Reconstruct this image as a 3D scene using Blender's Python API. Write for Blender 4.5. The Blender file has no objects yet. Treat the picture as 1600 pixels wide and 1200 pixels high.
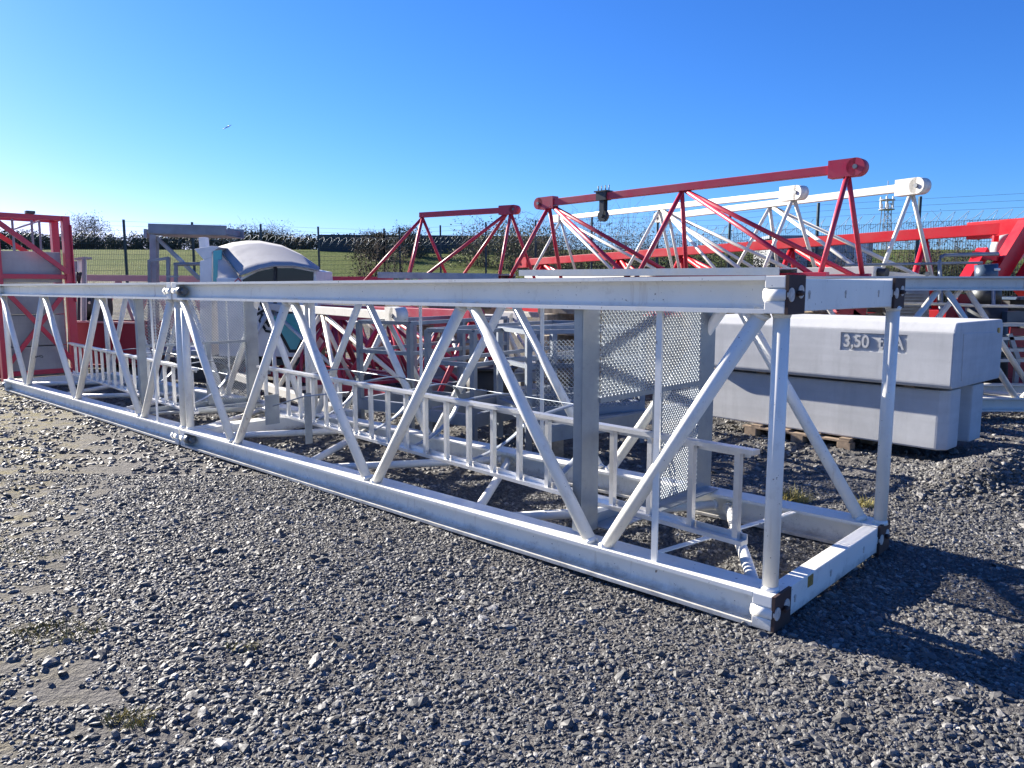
import bpy, bmesh, math, random
from mathutils import Vector as V, Matrix, noise as mnoise
R = random.Random(7)
C = bpy.context.scene.collection
sc = bpy.context.scene
PI = math.pi
F, CX, CY, H = 1202.0, 800.0, 600.0, 1.6
PITCH = math.atan(150 / F)


def at(px, py, Y):
    """world point at forward distance Y whose direction was read off the photograph"""
    fwd = V((0, math.cos(PITCH), -math.sin(PITCH))); up = V((0, math.sin(PITCH), math.cos(PITCH)))
    d = fwd + V((1, 0, 0)) * ((px - CX) / F) + up * ((CY - py) / F)
    return V((0, 0, H)) + d * (Y / d.y)


def smooth(a, b, x):
    t = min(1, max(0, (x - a) / (b - a)))
    return t * t * (3 - 2 * t)


def hills(x, y):
    z = 1.25 * smooth(15, 27, y)
    if y > 27: z += 3.5 * smooth(24, 66, y) - 3.5 * smooth(24, 66, 27)
    return z


def ground_z(x, y):
    z = hills(x, y)
    if -14 < x < 14 and 0 < y < 20:
        n = mnoise.noise
        z += 0.022 * n(V((x * .9, y * .9, 3.1))) + 0.012 * n(V((x * 3.1, y * 3.1, 7.7))) - .012
        # ridge of gravel pushed up beside the near corner of the mast
        ax, ay = x - 1.15, y - 3.30
        s = ax * .82 - ay * .57; t = ax * .57 + ay * .82
        if -.3 < s < 1.6: z += .045 * math.exp(-(t / .10) ** 2) * smooth(-.1, .25, s) * (1 - smooth(1.0, 1.5, s)) * (.7 + .5 * n(V((s * 5, 0, 0))))
        # heap beside the concrete blocks
        r2 = ((x - 3.95) / .50) ** 2 + ((y - 6.05) / .42) ** 2
        if r2 < 9: z += .33 * math.exp(-r2) * (1 + .35 * n(V((x * 4, y * 4, 1))))
        # dug-over ground inside the yard
        if y > 5.2 and x > 1.5: z += .03 * n(V((x * 1.7, y * 4.5, 9)))
    return z


# ------------------------------------------------------------------ materials
def new_mat(name):
    m = bpy.data.materials.new(name); m.use_nodes = True
    nt = m.node_tree; return m, nt, nt.nodes['Principled BSDF']


def N(nt, t, **kw):
    n = nt.nodes.new(t)
    for k, v in kw.items(): setattr(n, k, v)
    return n


def ramp(nt, fac, stops):
    r = N(nt, 'ShaderNodeValToRGB')
    el = r.color_ramp.elements
    while len(el) < len(stops): el.new(.5)
    for e, (p, c) in zip(el, stops):
        e.position = p; e.color = (c[0], c[1], c[2], 1) if hasattr(c, '__len__') else (c, c, c, 1)
    nt.links.new(fac, r.inputs[0]); return r.outputs[0]


def tex(nt, scale, detail=5, rough=.6, vec=None, t='ShaderNodeTexNoise'):
    n = N(nt, t)
    n.inputs['Scale'].default_value = scale
    if 'Detail' in n.inputs: n.inputs['Detail'].default_value = detail
    if 'Roughness' in n.inputs: n.inputs['Roughness'].default_value = rough
    if vec is not None: nt.links.new(vec, n.inputs['Vector'])
    return n


def mix(nt, fac, a, b, mode='MIX'):
    m = N(nt, 'ShaderNodeMix'); m.data_type = 'RGBA'; m.blend_type = mode
    for s, v in ((m.inputs[0], fac), (m.inputs[6], a), (m.inputs[7], b)):
        if hasattr(v, 'is_linked'): nt.links.new(v, s)
        elif hasattr(v, '__len__'): s.default_value = (v[0], v[1], v[2], 1)
        else: s.default_value = v
    return m.outputs[2]


def bump(nt, b, h, strength, dist):
    n = N(nt, 'ShaderNodeBump'); n.inputs['Strength'].default_value = strength; n.inputs['Distance'].default_value = dist
    nt.links.new(h, n.inputs['Height']); nt.links.new(n.outputs[0], b.inputs['Normal']); return n


def objvec(nt):
    tc = N(nt, 'ShaderNodeTexCoord'); return tc.outputs['Object']


def mudramp(nt, v, mud):
    r = N(nt, 'ShaderNodeMapRange'); r.inputs[1].default_value = -.085; r.inputs[2].default_value = -.02; r.inputs[3].default_value = mud; r.inputs[4].default_value = 0
    nt.links.new(v, r.inputs[0]); return r.outputs[0]


def paint(name, col, dirt=(.22, .19, .15), amt=.5, rough=.38, rust=True, fade=None, mud=0.0):
    m, nt, b = new_mat(name); o = objvec(nt)
    n1 = tex(nt, 2.2, 6, .65, o); n2 = tex(nt, 26, 4, .6, o); n3 = tex(nt, 9, 8, .75, o)
    c2 = fade or [min(1, c * .86 + .01) for c in col]
    base = mix(nt, ramp(nt, n1.outputs[0], [(.35, 0), (.7, 1)]), col, c2)
    d = ramp(nt, n3.outputs[0], [(.55, 0), (.82, amt)])
    base = mix(nt, d, base, dirt)
    if rust:
        r = ramp(nt, n2.outputs[0], [(.70, 0), (.75, .85)])
        base = mix(nt, r, base, (.10, .045, .02))
        mp = N(nt, 'ShaderNodeMapping'); mp.inputs['Scale'].default_value = (16, 16, 1.3); nt.links.new(o, mp.inputs[0])
        sk_ = tex(nt, 1.4, 4, .6, mp.outputs[0]); n4 = tex(nt, 1.1, 3, .5, o)
        fm_ = N(nt, 'ShaderNodeMath'); fm_.operation = 'MULTIPLY'
        nt.links.new(ramp(nt, sk_.outputs[0], [(.60, 0), (.72, .55)]), fm_.inputs[0]); nt.links.new(ramp(nt, n4.outputs[0], [(.45, 0), (.62, 1)]), fm_.inputs[1])
        base = mix(nt, fm_.outputs[0], base, (.30, .20, .12))
        n5 = tex(nt, 70, 3, .5, o)
        base = mix(nt, ramp(nt, n5.outputs[0], [(.715, 0), (.735, .8)]), base, (.05, .04, .035))
    if mud:
        sp = N(nt, 'ShaderNodeSeparateXYZ'); nt.links.new(o, sp.inputs[0])
        k = N(nt, 'ShaderNodeMath'); k.operation = 'MULTIPLY_ADD'; nt.links.new(n3.outputs[0], k.inputs[0]); k.inputs[1].default_value = -.16; nt.links.new(sp.outputs[2], k.inputs[2])
        base = mix(nt, mudramp(nt, k.outputs[0], mud), base, (.16, .14, .115))
    nt.links.new(base, b.inputs['Base Color'])
    nt.links.new(ramp(nt, n1.outputs[0], [(.3, rough - .06), (.75, rough + .18)]), b.inputs['Roughness'])
    bump(nt, b, n3.outputs[0], .12, .004)
    return m


def galv(name, col=(.30, .33, .36), rough=.42, metal=.75):
    m, nt, b = new_mat(name); o = objvec(nt)
    v = tex(nt, 55, vec=o, t='ShaderNodeTexVoronoi'); n = tex(nt, 3, 5, .6, o)
    a = mix(nt, ramp(nt, v.outputs['Color'], [(.2, 0), (.8, 1)]), [c * .82 for c in col], [min(1, c * 1.15) for c in col])
    a = mix(nt, ramp(nt, n.outputs[0], [(.4, 0), (.75, .55)]), a, [c * .62 for c in col])
    nt.links.new(a, b.inputs['Base Color']); b.inputs['Metallic'].default_value = metal
    nt.links.new(ramp(nt, n.outputs[0], [(.3, rough - .08), (.7, rough + .16)]), b.inputs['Roughness'])
    return m


def plain(name, col, rough=.6, metal=0.0, var=.25, scale=8):
    m, nt, b = new_mat(name); o = objvec(nt); n = tex(nt, scale, 6, .65, o)
    a = mix(nt, ramp(nt, n.outputs[0], [(.3, 0), (.7, 1)]), [c * (1 - var) for c in col], [min(1, c * (1 + var)) for c in col])
    nt.links.new(a, b.inputs['Base Color']); b.inputs['Roughness'].default_value = rough; b.inputs['Metallic'].default_value = metal
    bump(nt, b, n.outputs[0], .15, .004)
    return m


def concrete(name, col=(.44, .43, .41)):
    m, nt, b = new_mat(name); o = objvec(nt)
    n1 = tex(nt, 1.6, 7, .7, o); n2 = tex(nt, 30, 5, .7, o); n3 = tex(nt, 7, 6, .7, o)
    mp = N(nt, 'ShaderNodeMapping'); mp.inputs['Scale'].default_value = (5, 5, .5); nt.links.new(o, mp.inputs[0])
    st = tex(nt, 2.0, 5, .65, mp.outputs[0])
    a = mix(nt, ramp(nt, n1.outputs[0], [(.3, 0), (.7, 1)]), [c * .84 for c in col], [c * 1.12 for c in col])
    a = mix(nt, ramp(nt, st.outputs[0], [(.5, 0), (.75, .35)]), a, [c * .62 for c in col])
    a = mix(nt, ramp(nt, n2.outputs[0], [(.66, 0), (.74, .6)]), a, [c * .5 for c in col])
    vo = tex(nt, 34, vec=o, t='ShaderNodeTexVoronoi'); vo.inputs['Randomness'].default_value = 1
    pits = N(nt, 'ShaderNodeMath'); pits.operation = 'MULTIPLY'
    nt.links.new(ramp(nt, vo.outputs['Distance'], [(.10, 1), (.16, 0)]), pits.inputs[0]); nt.links.new(ramp(nt, n3.outputs[0], [(.50, 0), (.56, .8)]), pits.inputs[1])
    a = mix(nt, pits.outputs[0], a, [c * .35 for c in col])
    mp2 = N(nt, 'ShaderNodeMapping'); mp2.inputs['Scale'].default_value = (.4, .4, 9); nt.links.new(o, mp2.inputs[0])
    n6 = tex(nt, 1.5, 3, .5, mp2.outputs[0]); a = mix(nt, ramp(nt, n6.outputs[0], [(.45, 0), (.6, .22)]), a, [c * .75 for c in col])
    nt.links.new(a, b.inputs['Base Color']); b.inputs['Roughness'].default_value = .85
    bump(nt, b, mix(nt, .5, n2.outputs[0], n3.outputs[0]), .2, .006)
    return m


def ground_mat():
    m, nt, b = new_mat('crushed_stone_ground')
    g = N(nt, 'ShaderNodeNewGeometry').outputs['Position']
    n0 = tex(nt, .35, 5, .6, g); n1 = tex(nt, 6, 8, .7, g); n2 = tex(nt, 60, 4, .7, g)
    vo = tex(nt, 28, vec=g, t='ShaderNodeTexVoronoi'); vo2 = tex(nt, 12, vec=g, t='ShaderNodeTexVoronoi')
    base = mix(nt, ramp(nt, n1.outputs[0], [(.3, 0), (.7, 1)]), (.028, .026, .024), (.066, .061, .054))
    stone = ramp(nt, vo.outputs['Color'], [(.1, (.03, .03, .03)), (.5, (.08, .078, .074)), (.95, (.18, .17, .16))])
    base = mix(nt, ramp(nt, n0.outputs[0], [(.35, .35), (.6, .85)]), base, stone)
    sep = N(nt, 'ShaderNodeSeparateXYZ'); nt.links.new(g, sep.inputs[0])

    def math_(op, a, c):
        k = N(nt, 'ShaderNodeMath'); k.operation = op
        for s, v in zip(k.inputs, (a, c)):
            if hasattr(v, 'is_linked'): nt.links.new(v, s)
            else: s.default_value = v
        return k.outputs[0]
    # trodden pale fines along the left, mossy and grassy towards the back of the yard
    e = math_('SUBTRACT', math_('MULTIPLY', sep.outputs[0], -1), math_('MULTIPLY', sep.outputs[1], .50))
    e = math_('ADD', e, math_('MULTIPLY', n0.outputs[0], 1.2))
    pale = ramp(nt, math_('MULTIPLY', math_('SUBTRACT', e, .2), .8), [(.45, 0), (.85, .75)])
    base = mix(nt, pale, base, mix(nt, n1.outputs[0], (.10, .094, .084), (.22, .205, .18)))
    far_left = math_('MULTIPLY', ramp(nt, math_('MULTIPLY', math_('SUBTRACT', e, .6), .5), [(.1, 0), (.6, .8)]), ramp(nt, n1.outputs[0], [(.44, 0), (.58, 1)]))
    base = mix(nt, far_left, base, (.20, .165, .06))
    moss = math_('MULTIPLY', ramp(nt, n1.outputs[0], [(.50, 0), (.66, 1)]), ramp(nt, math_('MULTIPLY', sep.outputs[1], .05), [(.40, .0), (.62, .8)]))
    base = mix(nt, moss, base, (.17, .15, .045))
    nt.links.new(base, b.inputs['Base Color']); b.inputs['Roughness'].default_value = .9; b.inputs['Specular IOR Level'].default_value = .2
    h = mix(nt, .5, n2.outputs[0], vo2.outputs['Distance'])
    h = mix(nt, .5, h, vo.outputs['Distance'])
    bump(nt, b, h, .9, .03)
    return m


def stone_mat():
    m, nt, b = new_mat('stone')
    r = N(nt, 'ShaderNodeObjectInfo').outputs['Random']
    g = N(nt, 'ShaderNodeNewGeometry').outputs['Position']
    n = tex(nt, 45, 5, .7, g); n0 = tex(nt, .8, 3, .5, g)
    c = ramp(nt, r, [(0, (.042, .043, .044)), (.35, (.080, .081, .081)), (.7, (.132, .131, .128)), (.9, (.22, .215, .205)), (1, (.37, .36, .34))])
    c = mix(nt, ramp(nt, n.outputs[0], [(.35, 0), (.75, .6)]), c, (.06, .058, .055))
    c = mix(nt, ramp(nt, n0.outputs[0], [(.35, .0), (.7, .35)]), c, (.12, .108, .09))
    nt.links.new(c, b.inputs['Base Color']); b.inputs['Roughness'].default_value = .62
    bump(nt, b, n.outputs[0], .4, .006)
    return m


def leaf_mat(name, c1, c2):
    m, nt, b = new_mat(name)
    g = N(nt, 'ShaderNodeNewGeometry').outputs
    n = tex(nt, 1.1, 4, .6, g['Position']); n2 = tex(nt, 13, 2, .5, g['Position'])
    f = mix(nt, .5, n.outputs[0], n2.outputs[0])
    nt.links.new(ramp(nt, f, [(.38, c1), (.62, c2)]), b.inputs['Base Color']); b.inputs['Roughness'].default_value = .7; b.inputs['Specular IOR Level'].default_value = .2
    return m


def grass_mat():
    m, nt, b = new_mat('pasture'); g = N(nt, 'ShaderNodeNewGeometry').outputs['Position']
    n = tex(nt, .25, 6, .65, g); n2 = tex(nt, 5, 6, .75, g)
    c = mix(nt, ramp(nt, n.outputs[0], [(.35, 0), (.65, 1)]), (.085, .122, .032), (.150, .168, .058))
    c = mix(nt, ramp(nt, n2.outputs[0], [(.45, 0), (.72, .7)]), c, (.04, .06, .012))
    nt.links.new(c, b.inputs['Base Color']); b.inputs['Roughness'].default_value = .9; b.inputs['Specular IOR Level'].default_value = .03
    bump(nt, b, n2.outputs[0], .8, .12)
    return m


def glass(name, col, rough=.05, trans=.0):
    m, nt, b = new_mat(name); b.inputs['Base Color'].default_value = (*col, 1); b.inputs['Roughness'].default_value = rough
    b.inputs['Transmission Weight'].default_value = trans
    return m


M = dict(
    white=paint('cream_white_paint', (.87, .85, .78), amt=.42, mud=.6, fade=(.80, .78, .71)),
    white_b=paint('aged_white_paint', (.70, .68, .62), amt=.5),
    brown=paint('brown_primer', (.055, .028, .022), dirt=(.12, .07, .05), rough=.7, rust=False),
    hole=plain('pale_bore', (.55, .50, .44), .8, var=.3, scale=40),
    red=paint('crimson_paint', (.50, .014, .052), dirt=(.30, .05, .07), amt=.5, fade=(.40, .055, .085), rust=False),
    red_b=paint('signal_red_paint', (.60, .012, .022), dirt=(.28, .03, .03), amt=.3, rust=False, rough=.33),
    pink=paint('sun_faded_red_paint', (.58, .30, .30), dirt=(.5, .2, .2), amt=.5, rust=False, rough=.7),
    dred=paint('wine_red_paint', (.28, .012, .03), dirt=(.12, .02, .03), amt=.4, rust=False),
    galv=galv('galvanised_steel'),
    galv_d=galv('shade_toned_galvanised_steel', (.22, .25, .29), .5, .5),  # darker copy of galv, with the shade away from the sun put into its colour
    mesh=galv('galvanised_mesh', (.45, .48, .50), .45, .6),
    alu=galv('aluminium', (.66, .66, .66), .36, .85),
    dark=plain('dark_steel', (.05, .055, .06), .5, .5),
    bolt=galv('bolt_steel', (.18, .19, .20), .45, .8),
    black=plain('black_rubber', (.018, .018, .02), .6),
    blue=plain('dark_blue_paint', (.03, .06, .11), .4),
    grey=plain('grey_paint', (.30, .31, .32), .5),
    roofgrey=paint('pale_grey_paint', (.34, .34, .355), amt=.3, rust=False, rough=.8),
    cabwhite=paint('cab_white_paint', (.76, .75, .74), amt=.2, rust=False),
    conc=concrete('concrete', (.50, .505, .505)), conc_b=concrete('grey_concrete', (.34, .35, .36)),
    wood=plain('pallet_wood', (.27, .20, .14), .85, var=.4, scale=14),
    sleeper=plain('weathered_timber', (.30, .25, .19), .9, var=.4, scale=10),
    fence=plain('dark_green_fence_coating', (.035, .060, .068), .55, .3),
    wire=galv('fence_wire', (.22, .25, .27), .5, .5),
    brass=plain('brass_plate', (.42, .30, .10), .45, .6, .4, 60),
    twig=plain('bark', (.10, .075, .055), .9),
    leaf_dark=leaf_mat('dark_leaves', (.045, .052, .028), (.10, .105, .055)),
    leaf_bramble=leaf_mat('bramble_leaves', (.018, .024, .011), (.065, .068, .032)),
    leaf_brown=leaf_mat('brown_green_leaves', (.055, .050, .028), (.135, .115, .062)),
    leaf_pale=leaf_mat('pale_spring_leaves', (.10, .11, .05), (.20, .20, .10)),
    straw=leaf_mat('dry_grass', (.16, .13, .04), (.34, .30, .10)),
    glass_d=glass('dark_window_glass', (.012, .015, .02)), glass_t=glass('teal_window_glass', (.10, .42, .44), .08),
    ink=plain('black_lettering', (.012, .012, .014), .5), redink=plain('red_marking', (.5, .02, .03), .5),
    screen=plain('dark_netting', (.030, .042, .052), .8), yellow=plain('yellow_paint', (.6, .3, .03), .5),
    cable=plain('grey_cable', (.30, .31, .33), .5),
)
M['ground'] = ground_mat(); M['stone'] = stone_mat(); M['grass'] = grass_mat()


# ------------------------------------------------------------------ mesh building
class MB:
    def __init__(s): s.v = []; s.f = []; s.sm = []

    def add(s, vs, fs, smooth=False):
        o = len(s.v); s.v += [tuple(p) for p in vs]
        for f in fs: s.f.append(tuple(i + o for i in f)); s.sm.append(smooth)
        return s

    def beam(s, p0, p1, w, h, up=(0, 0, 1)):
        """box from p0 to p1; w across (horizontal), h along up"""
        p0, p1, up = V(p0), V(p1), V(up); d = (p1 - p0).normalized()
        a = d.cross(up)
        if a.length < 1e-4: a = d.cross(V((1, 0, 0)))
        a.normalize(); b = a.cross(d).normalized()
        a *= w / 2; b *= h / 2
        vs = [p + i * a + j * b for p in (p0, p1) for i, j in ((-1, -1), (1, -1), (1, 1), (-1, 1))]
        return s.add(vs, [(3, 2, 1, 0), (4, 5, 6, 7), (0, 1, 5, 4), (1, 2, 6, 5), (2, 3, 7, 6), (3, 0, 4, 7)])

    def tube(s, p0, p1, r, n=14, r1=None):
        p0, p1 = V(p0), V(p1); d = (p1 - p0).normalized(); r1 = r if r1 is None else r1
        a = d.cross(V((0, 0, 1)))
        if a.length < 1e-3: a = V((1, 0, 0))
        a.normalize(); b = a.cross(d)
        o = len(s.v); vs = []
        for p, q in ((p0, r), (p1, r1)):
            for i in range(n):
                t = 2 * PI * i / n; vs.append(p + a * math.cos(t) * q + b * math.sin(t) * q)
        s.add(vs, [(i, (i + 1) % n, n + (i + 1) % n, n + i) for i in range(n)], True)
        s.f.append(tuple(o + i for i in range(n - 1, -1, -1))); s.sm.append(False)
        s.f.append(tuple(o + n + i for i in range(n))); s.sm.append(False)
        return s

    def path(s, pts, r, n=8, flat=None):
        pts = [V(p) for p in pts]; rings = []; up = V((0, 0, 1))
        for i, p in enumerate(pts):
            d = (pts[min(i + 1, len(pts) - 1)] - pts[max(i - 1, 0)]).normalized()
            a = d.cross(up)
            if a.length < .05: a = d.cross(V((.7, .7, .1)))
            a.normalize(); b = a.cross(d)
            w, h = flat or (r, r)
            rings.append([p + a * math.cos(2 * PI * k / n) * w + b * math.sin(2 * PI * k / n) * h for k in range(n)])
        s.add([p for q in rings for p in q], [(i * n + k, i * n + (k + 1) % n, (i + 1) * n + (k + 1) % n, (i + 1) * n + k) for i in range(len(pts) - 1) for k in range(n)], True)
        return s

    def prism(s, poly, off):
        """closed polygon of world points, thickened by vector off"""
        n = len(poly); off = V(off); vs = [V(p) for p in poly] + [V(p) + off for p in poly]
        fs = [tuple(range(n)), tuple(range(2 * n - 1, n - 1, -1))] + [(i, n + i, n + (i + 1) % n, (i + 1) % n) for i in range(n)]
        return s.add(vs, fs)

    def build(s, name, mat, parent=None, bevel=0, label=None):
        me = bpy.data.meshes.new(name)
        o = parent_origin(parent)
        me.from_pydata([(p[0] - o[0], p[1] - o[1], p[2] - o[2]) for p in s.v], [], s.f)
        me.polygons.foreach_set('use_smooth', s.sm)
        me.materials.append(mat if not isinstance(mat, str) else M[mat])
        bm = bmesh.new(); bm.from_mesh(me)
        if len(s.f) < 6000: bmesh.ops.recalc_face_normals(bm, faces=bm.faces)
        if bevel: bmesh.ops.bevel(bm, geom=[e for e in bm.edges], offset=bevel, segments=2, profile=.6, affect='EDGES', clamp_overlap=True)
        bm.to_mesh(me); bm.free()
        ob = bpy.data.objects.new(name, me); C.objects.link(ob)
        if parent is not None: ob.parent = parent
        if label: ob['label'] = label
        return ob


def parent_origin(p):
    o = V((0, 0, 0))
    while p is not None: o += p.location; p = p.parent
    return o


def tag(o, label, cat, group=None):
    o['label'] = label; o['category'] = cat; o['kind'] = 'thing'
    if group: o['group'] = group
    return o


def thing(name, loc, label, cat, group=None):
    o = bpy.data.objects.new(name, None); C.objects.link(o); o.location = V(loc); o.empty_display_size = .1
    return tag(o, label, cat, group)


def text_mesh(name, body, size, origin, ex, ey, mat, parent, depth=.006, bold=.0, fit=None):
    cu = bpy.data.curves.new(name, 'FONT'); cu.body = body; cu.size = size; cu.extrude = depth / 2; cu.offset = bold
    cu.align_x = 'CENTER'; cu.align_y = 'CENTER'
    t = bpy.data.objects.new(name, cu); C.objects.link(t)
    dg = bpy.context.evaluated_depsgraph_get(); me = bpy.data.meshes.new_from_object(t.evaluated_get(dg))
    bpy.data.objects.remove(t)
    ex, ey = V(ex).normalized(), V(ey); ez = ex.cross(ey).normalized(); ey = ez.cross(ex)
    if fit:
        k = fit / (max(v.co.x for v in me.vertices) - min(v.co.x for v in me.vertices)); me.transform(Matrix.Diagonal((k, 1, 1, 1)))
    mt = Matrix((ex, ey, ez)).transposed().to_4x4(); o = parent_origin(parent)
    me.transform(Matrix.Translation(V(origin) - o) @ mt)
    me.materials.clear(); me.materials.append(M[mat])
    ob = bpy.data.objects.new(name, me); C.objects.link(ob); ob.parent = parent; return ob


def expanded(mb, o, eu, ev, w, h, a=.05, b=.027, sw=.0055, keep=None):
    """expanded metal sheet: zigzag strands, each a slightly twisted ribbon"""
    o, eu, ev = V(o), V(eu).normalized(), V(ev).normalized(); n = eu.cross(ev).normalized()
    off = (ev * .75 + n * .66) * sw; th = (n * .75 - ev * .66) * .0014
    rows = int(h / b); cols = int(w / (a / 2))
    for j in range(rows + 1):
        for i in range(cols):
            s = 1 if (i + j) % 2 else -1
            x0, x1 = i * a / 2, (i + 1) * a / 2; y0, y1 = j * b + s * b * .46, j * b - s * b * .46
            if keep and not keep((x0 + x1) / 2, j * b): continue
            p, q = o + eu * x0 + ev * y0, o + eu * x1 + ev * y1
            mb.add([p - off - th, q - off - th, q + off - th, p + off - th, p - off + th, q - off + th, q + off + th, p + off + th],
                   [(0, 1, 2, 3), (7, 6, 5, 4), (0, 4, 5, 1), (3, 2, 6, 7)])
    return mb


# ------------------------------------------------------------------ ground, field, sky
def axis(lo, hi, fine0, fine1, step, grow=1.35):
    a = [fine0 + i * step for i in range(int((fine1 - fine0) / step) + 1)]
    s = step; x = a[-1]
    while x < hi: s *= grow; x += min(s, 40); a.append(x)
    s = step; x = a[0]; pre = []
    while x > lo: s *= grow; x -= min(s, 40); pre.append(x)
    return pre[::-1] + a


def sheet(name, xs, ys, zf, mat):
    mb = MB(); nx = len(xs)
    mb.v = [(x, y, zf(x, y)) for y in ys for x in xs]
    mb.f = [(j * nx + i, j * nx + i + 1, (j + 1) * nx + i + 1, (j + 1) * nx + i) for j in range(len(ys) - 1) for i in range(nx - 1)]
    mb.sm = [True] * len(mb.f)
    return mb.build(name, mat)


g = sheet('ground', axis(-420, 420, -7, 7, .075), axis(-40, 620, 1.4, 12, .075), ground_z, 'ground'); g['kind'] = 'structure'
FENCE_L = [at(-130, 337, 24.5), at(193, 343, 27), at(300, 347, 28.2), at(407, 350, 29.4), at(497, 354, 30.6), at(600, 357, 32.0)]
FENCE_R = [at(600, 357, 32), at(624, 356, 31.2), at(688, 352, 30), at(759, 347, 28.5), at(837, 344, 27), at(925, 339, 25.4), at(1028, 335, 24), at(1141, 331, 22.7), at(1279, 317, 21.2), at(1438, 307, 19.8), at(1640, 296, 18.3), at(1850, 287, 17)]


def field_zone(x, y): return hills(x, y) + .02 - (.25 if y < 27.5 else 0)


f = sheet('grass_field', axis(-300, 300, -40, 40, 1.2), [24 + i * 1.0 for i in range(60)] + [84 + i * 12 for i in range(30)], field_zone, 'grass'); f['kind'] = 'structure'


# ------------------------------------------------------------------ crane mast (tower section lying on the ground)
class Frame:
    def __init__(s, O, ang):
        a = math.radians(ang); s.O = V(O); s.u = V((math.cos(a), math.sin(a), 0)); s.v = V((math.sin(a), -math.cos(a), 0))

    def p(s, u, v, z): return s.O + s.u * u + s.v * v + V((0, 0, z))


def ichord(fr, root, u0, u1, v0, z0, mat, w=.18, h=.17, near=False, far=False):
    """H-profile chord with welded end blocks and pin sleeves"""
    mb = MB(); vm, zm = v0 + w / 2, z0 + h / 2; t = .02
    mb.beam(fr.p(u0 + .10, vm, z0 + t / 2), fr.p(u1 - .10, vm, z0 + t / 2), w, t)
    mb.beam(fr.p(u0 + .10, vm, z0 + h - t / 2), fr.p(u1 - .10, vm, z0 + h - t / 2), w, t)
    mb.beam(fr.p(u0 + .10, vm, z0 + h / 2), fr.p(u1 - .10, vm, z0 + h / 2), .016, h - 2 * t)
    # root fillets of the rolled profile
    for zz, sg in ((z0 + t, 1), (z0 + h - t, -1)):
        for sv in (-1, 1):
            pts = [(vm + sv * .008, zz + sg * .022), (vm + sv * .013, zz + sg * .008), (vm + sv * .03, zz)]
            q = [fr.p(u0 + .1, a, b) for a, b in pts] + [fr.p(u1 - .1, a, b) for a, b in pts]
            mb.add(q, [(0, 1, 4, 3), (1, 2, 5, 4)], True)
    ch = mb.build('chord', mat, root)
    for ue, sg in ((u0, 1), (u1, -1)):
        e = MB(); a, b_ = ue + sg * .004, ue + sg * .10
        e.beam(fr.p(a, vm, zm), fr.p(b_, vm, zm), w * .62, h - .003)
        e.beam(fr.p(a, vm, z0 + .028), fr.p(b_, vm, z0 + .028), w, .055)
        e.beam(fr.p(a, vm, z0 + h - .028), fr.p(b_, vm, z0 + h - .028), w, .055)
        e.build('end_block', mat, ch, bevel=.004)
        for sv in (-1, 1):
            MB().tube(fr.p(a - sg * .004, vm + sv * .062, zm), fr.p(ue + sg * .106, vm + sv * .062, zm), .036, 18).build('pin_sleeve', mat, ch)
    return ch


def mast_section(fr, root, u0, L, mat='white', W=1.64, Ht=1.65, r=.037, near_end=False, far_end=False):
    n = 6; st = L / n; top, bot = Ht - .17, .17
    vf, vr = .09, W - .09
    for v0 in (0, W - .18):
        for z0 in (0, top): ichord(fr, root, u0, u0 + L, v0, z0, mat)

    def strut(a, b, rr=r, nm='diagonal_brace', mm=mat):
        pa, pb_ = fr.p(*a), fr.p(*b); d_ = (pb_ - pa).normalized()
        return MB().tube(pa, pb_, rr, 16).tube(pa + d_ * .006, pa + d_ * .030, rr * 1.24, 16, rr * 1.02).tube(pb_ - d_ * .030, pb_ - d_ * .006, rr * 1.02, 16, rr * 1.24).build(nm, mm, root)
    ee = .035
    for k in range(n):
        a, b = u0 + k * st, u0 + (k + 1) * st
        a += .13 if k == 0 else .045; b -= .10 if k == n - 1 else .045
        fz = (top + .01, bot - .01) if k % 2 == 0 else (bot - .01, top + .01)
        strut((a, .058, fz[0]), (b, .058, fz[1])); strut((a, vr, fz[1]), (b, vr, fz[0]))
        for zz in (.085, Ht - .085):       # lacing in the lower and upper face
            y = (.14, W - .14) if k % 2 == 0 else (W - .14, .14)
            strut((a, y[0], zz), (b, y[1], zz), .033, 'cross_brace')
    for ue in (u0 + .055, u0 + L - .055):
        for vv in (vf, vr):
            uq = ue - .035 if (vv == vr and ue < u0 + L / 2) else ue
            strut((uq, vv, bot - .01), (uq, vv, top + .01), r * 1.02, 'post')
    # end beams
    for ue in (u0 + .045, u0 + L - .045):
        for z0 in (.012, Ht - .162):
            MB().beam(fr.p(ue, .182, z0 + .075), fr.p(ue, W - .182, z0 + .075), .085, .15).build('end_beam', mat, root, bevel=.005)


A0 = V((1.2093, 3.4173, .005))
fm = Frame(A0, 137.0)
mast = thing('crane_mast', A0, 'long cream white lattice crane mast section lying on the gravel in the foreground', 'crane mast')
SL = 6.27
mast_section(fm, mast, 0, SL)
mast_section(fm, mast, SL + .03, SL)
W_, Ht_ = 1.64, 1.65
# brown end plates with bored sleeves, bolts, pale discs for sunlit bolt holes and the rating plate at the near end
for v0 in (0, W_ - .18):
    for z0 in (0, Ht_ - .17):
        pl = MB().beam(fm.p(-.012, v0 + .09, z0 + .085), fm.p(.003, v0 + .09, z0 + .085), .182, .176).build('end_plate', 'brown', mast)
        MB().tube(fm.p(-.016, v0 + .028, z0 + .085), fm.p(-.005, v0 + .028, z0 + .085), .031, 20).build('bore', 'hole', pl)
        MB().tube(fm.p(-.016, v0 + .130, z0 + .098), fm.p(-.005, v0 + .130, z0 + .098), .030, 20).build('bore', 'hole', pl)
        MB().tube(fm.p(-.03, v0 + .105, z0 + .092), fm.p(-.006, v0 + .105, z0 + .092), .013, 10).tube(fm.p(-.03, v0 + .115, z0 + .092), fm.p(-.03, v0 + .07, z0 + .092), .009, 8).build('locking_pin', 'brown', pl)
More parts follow.
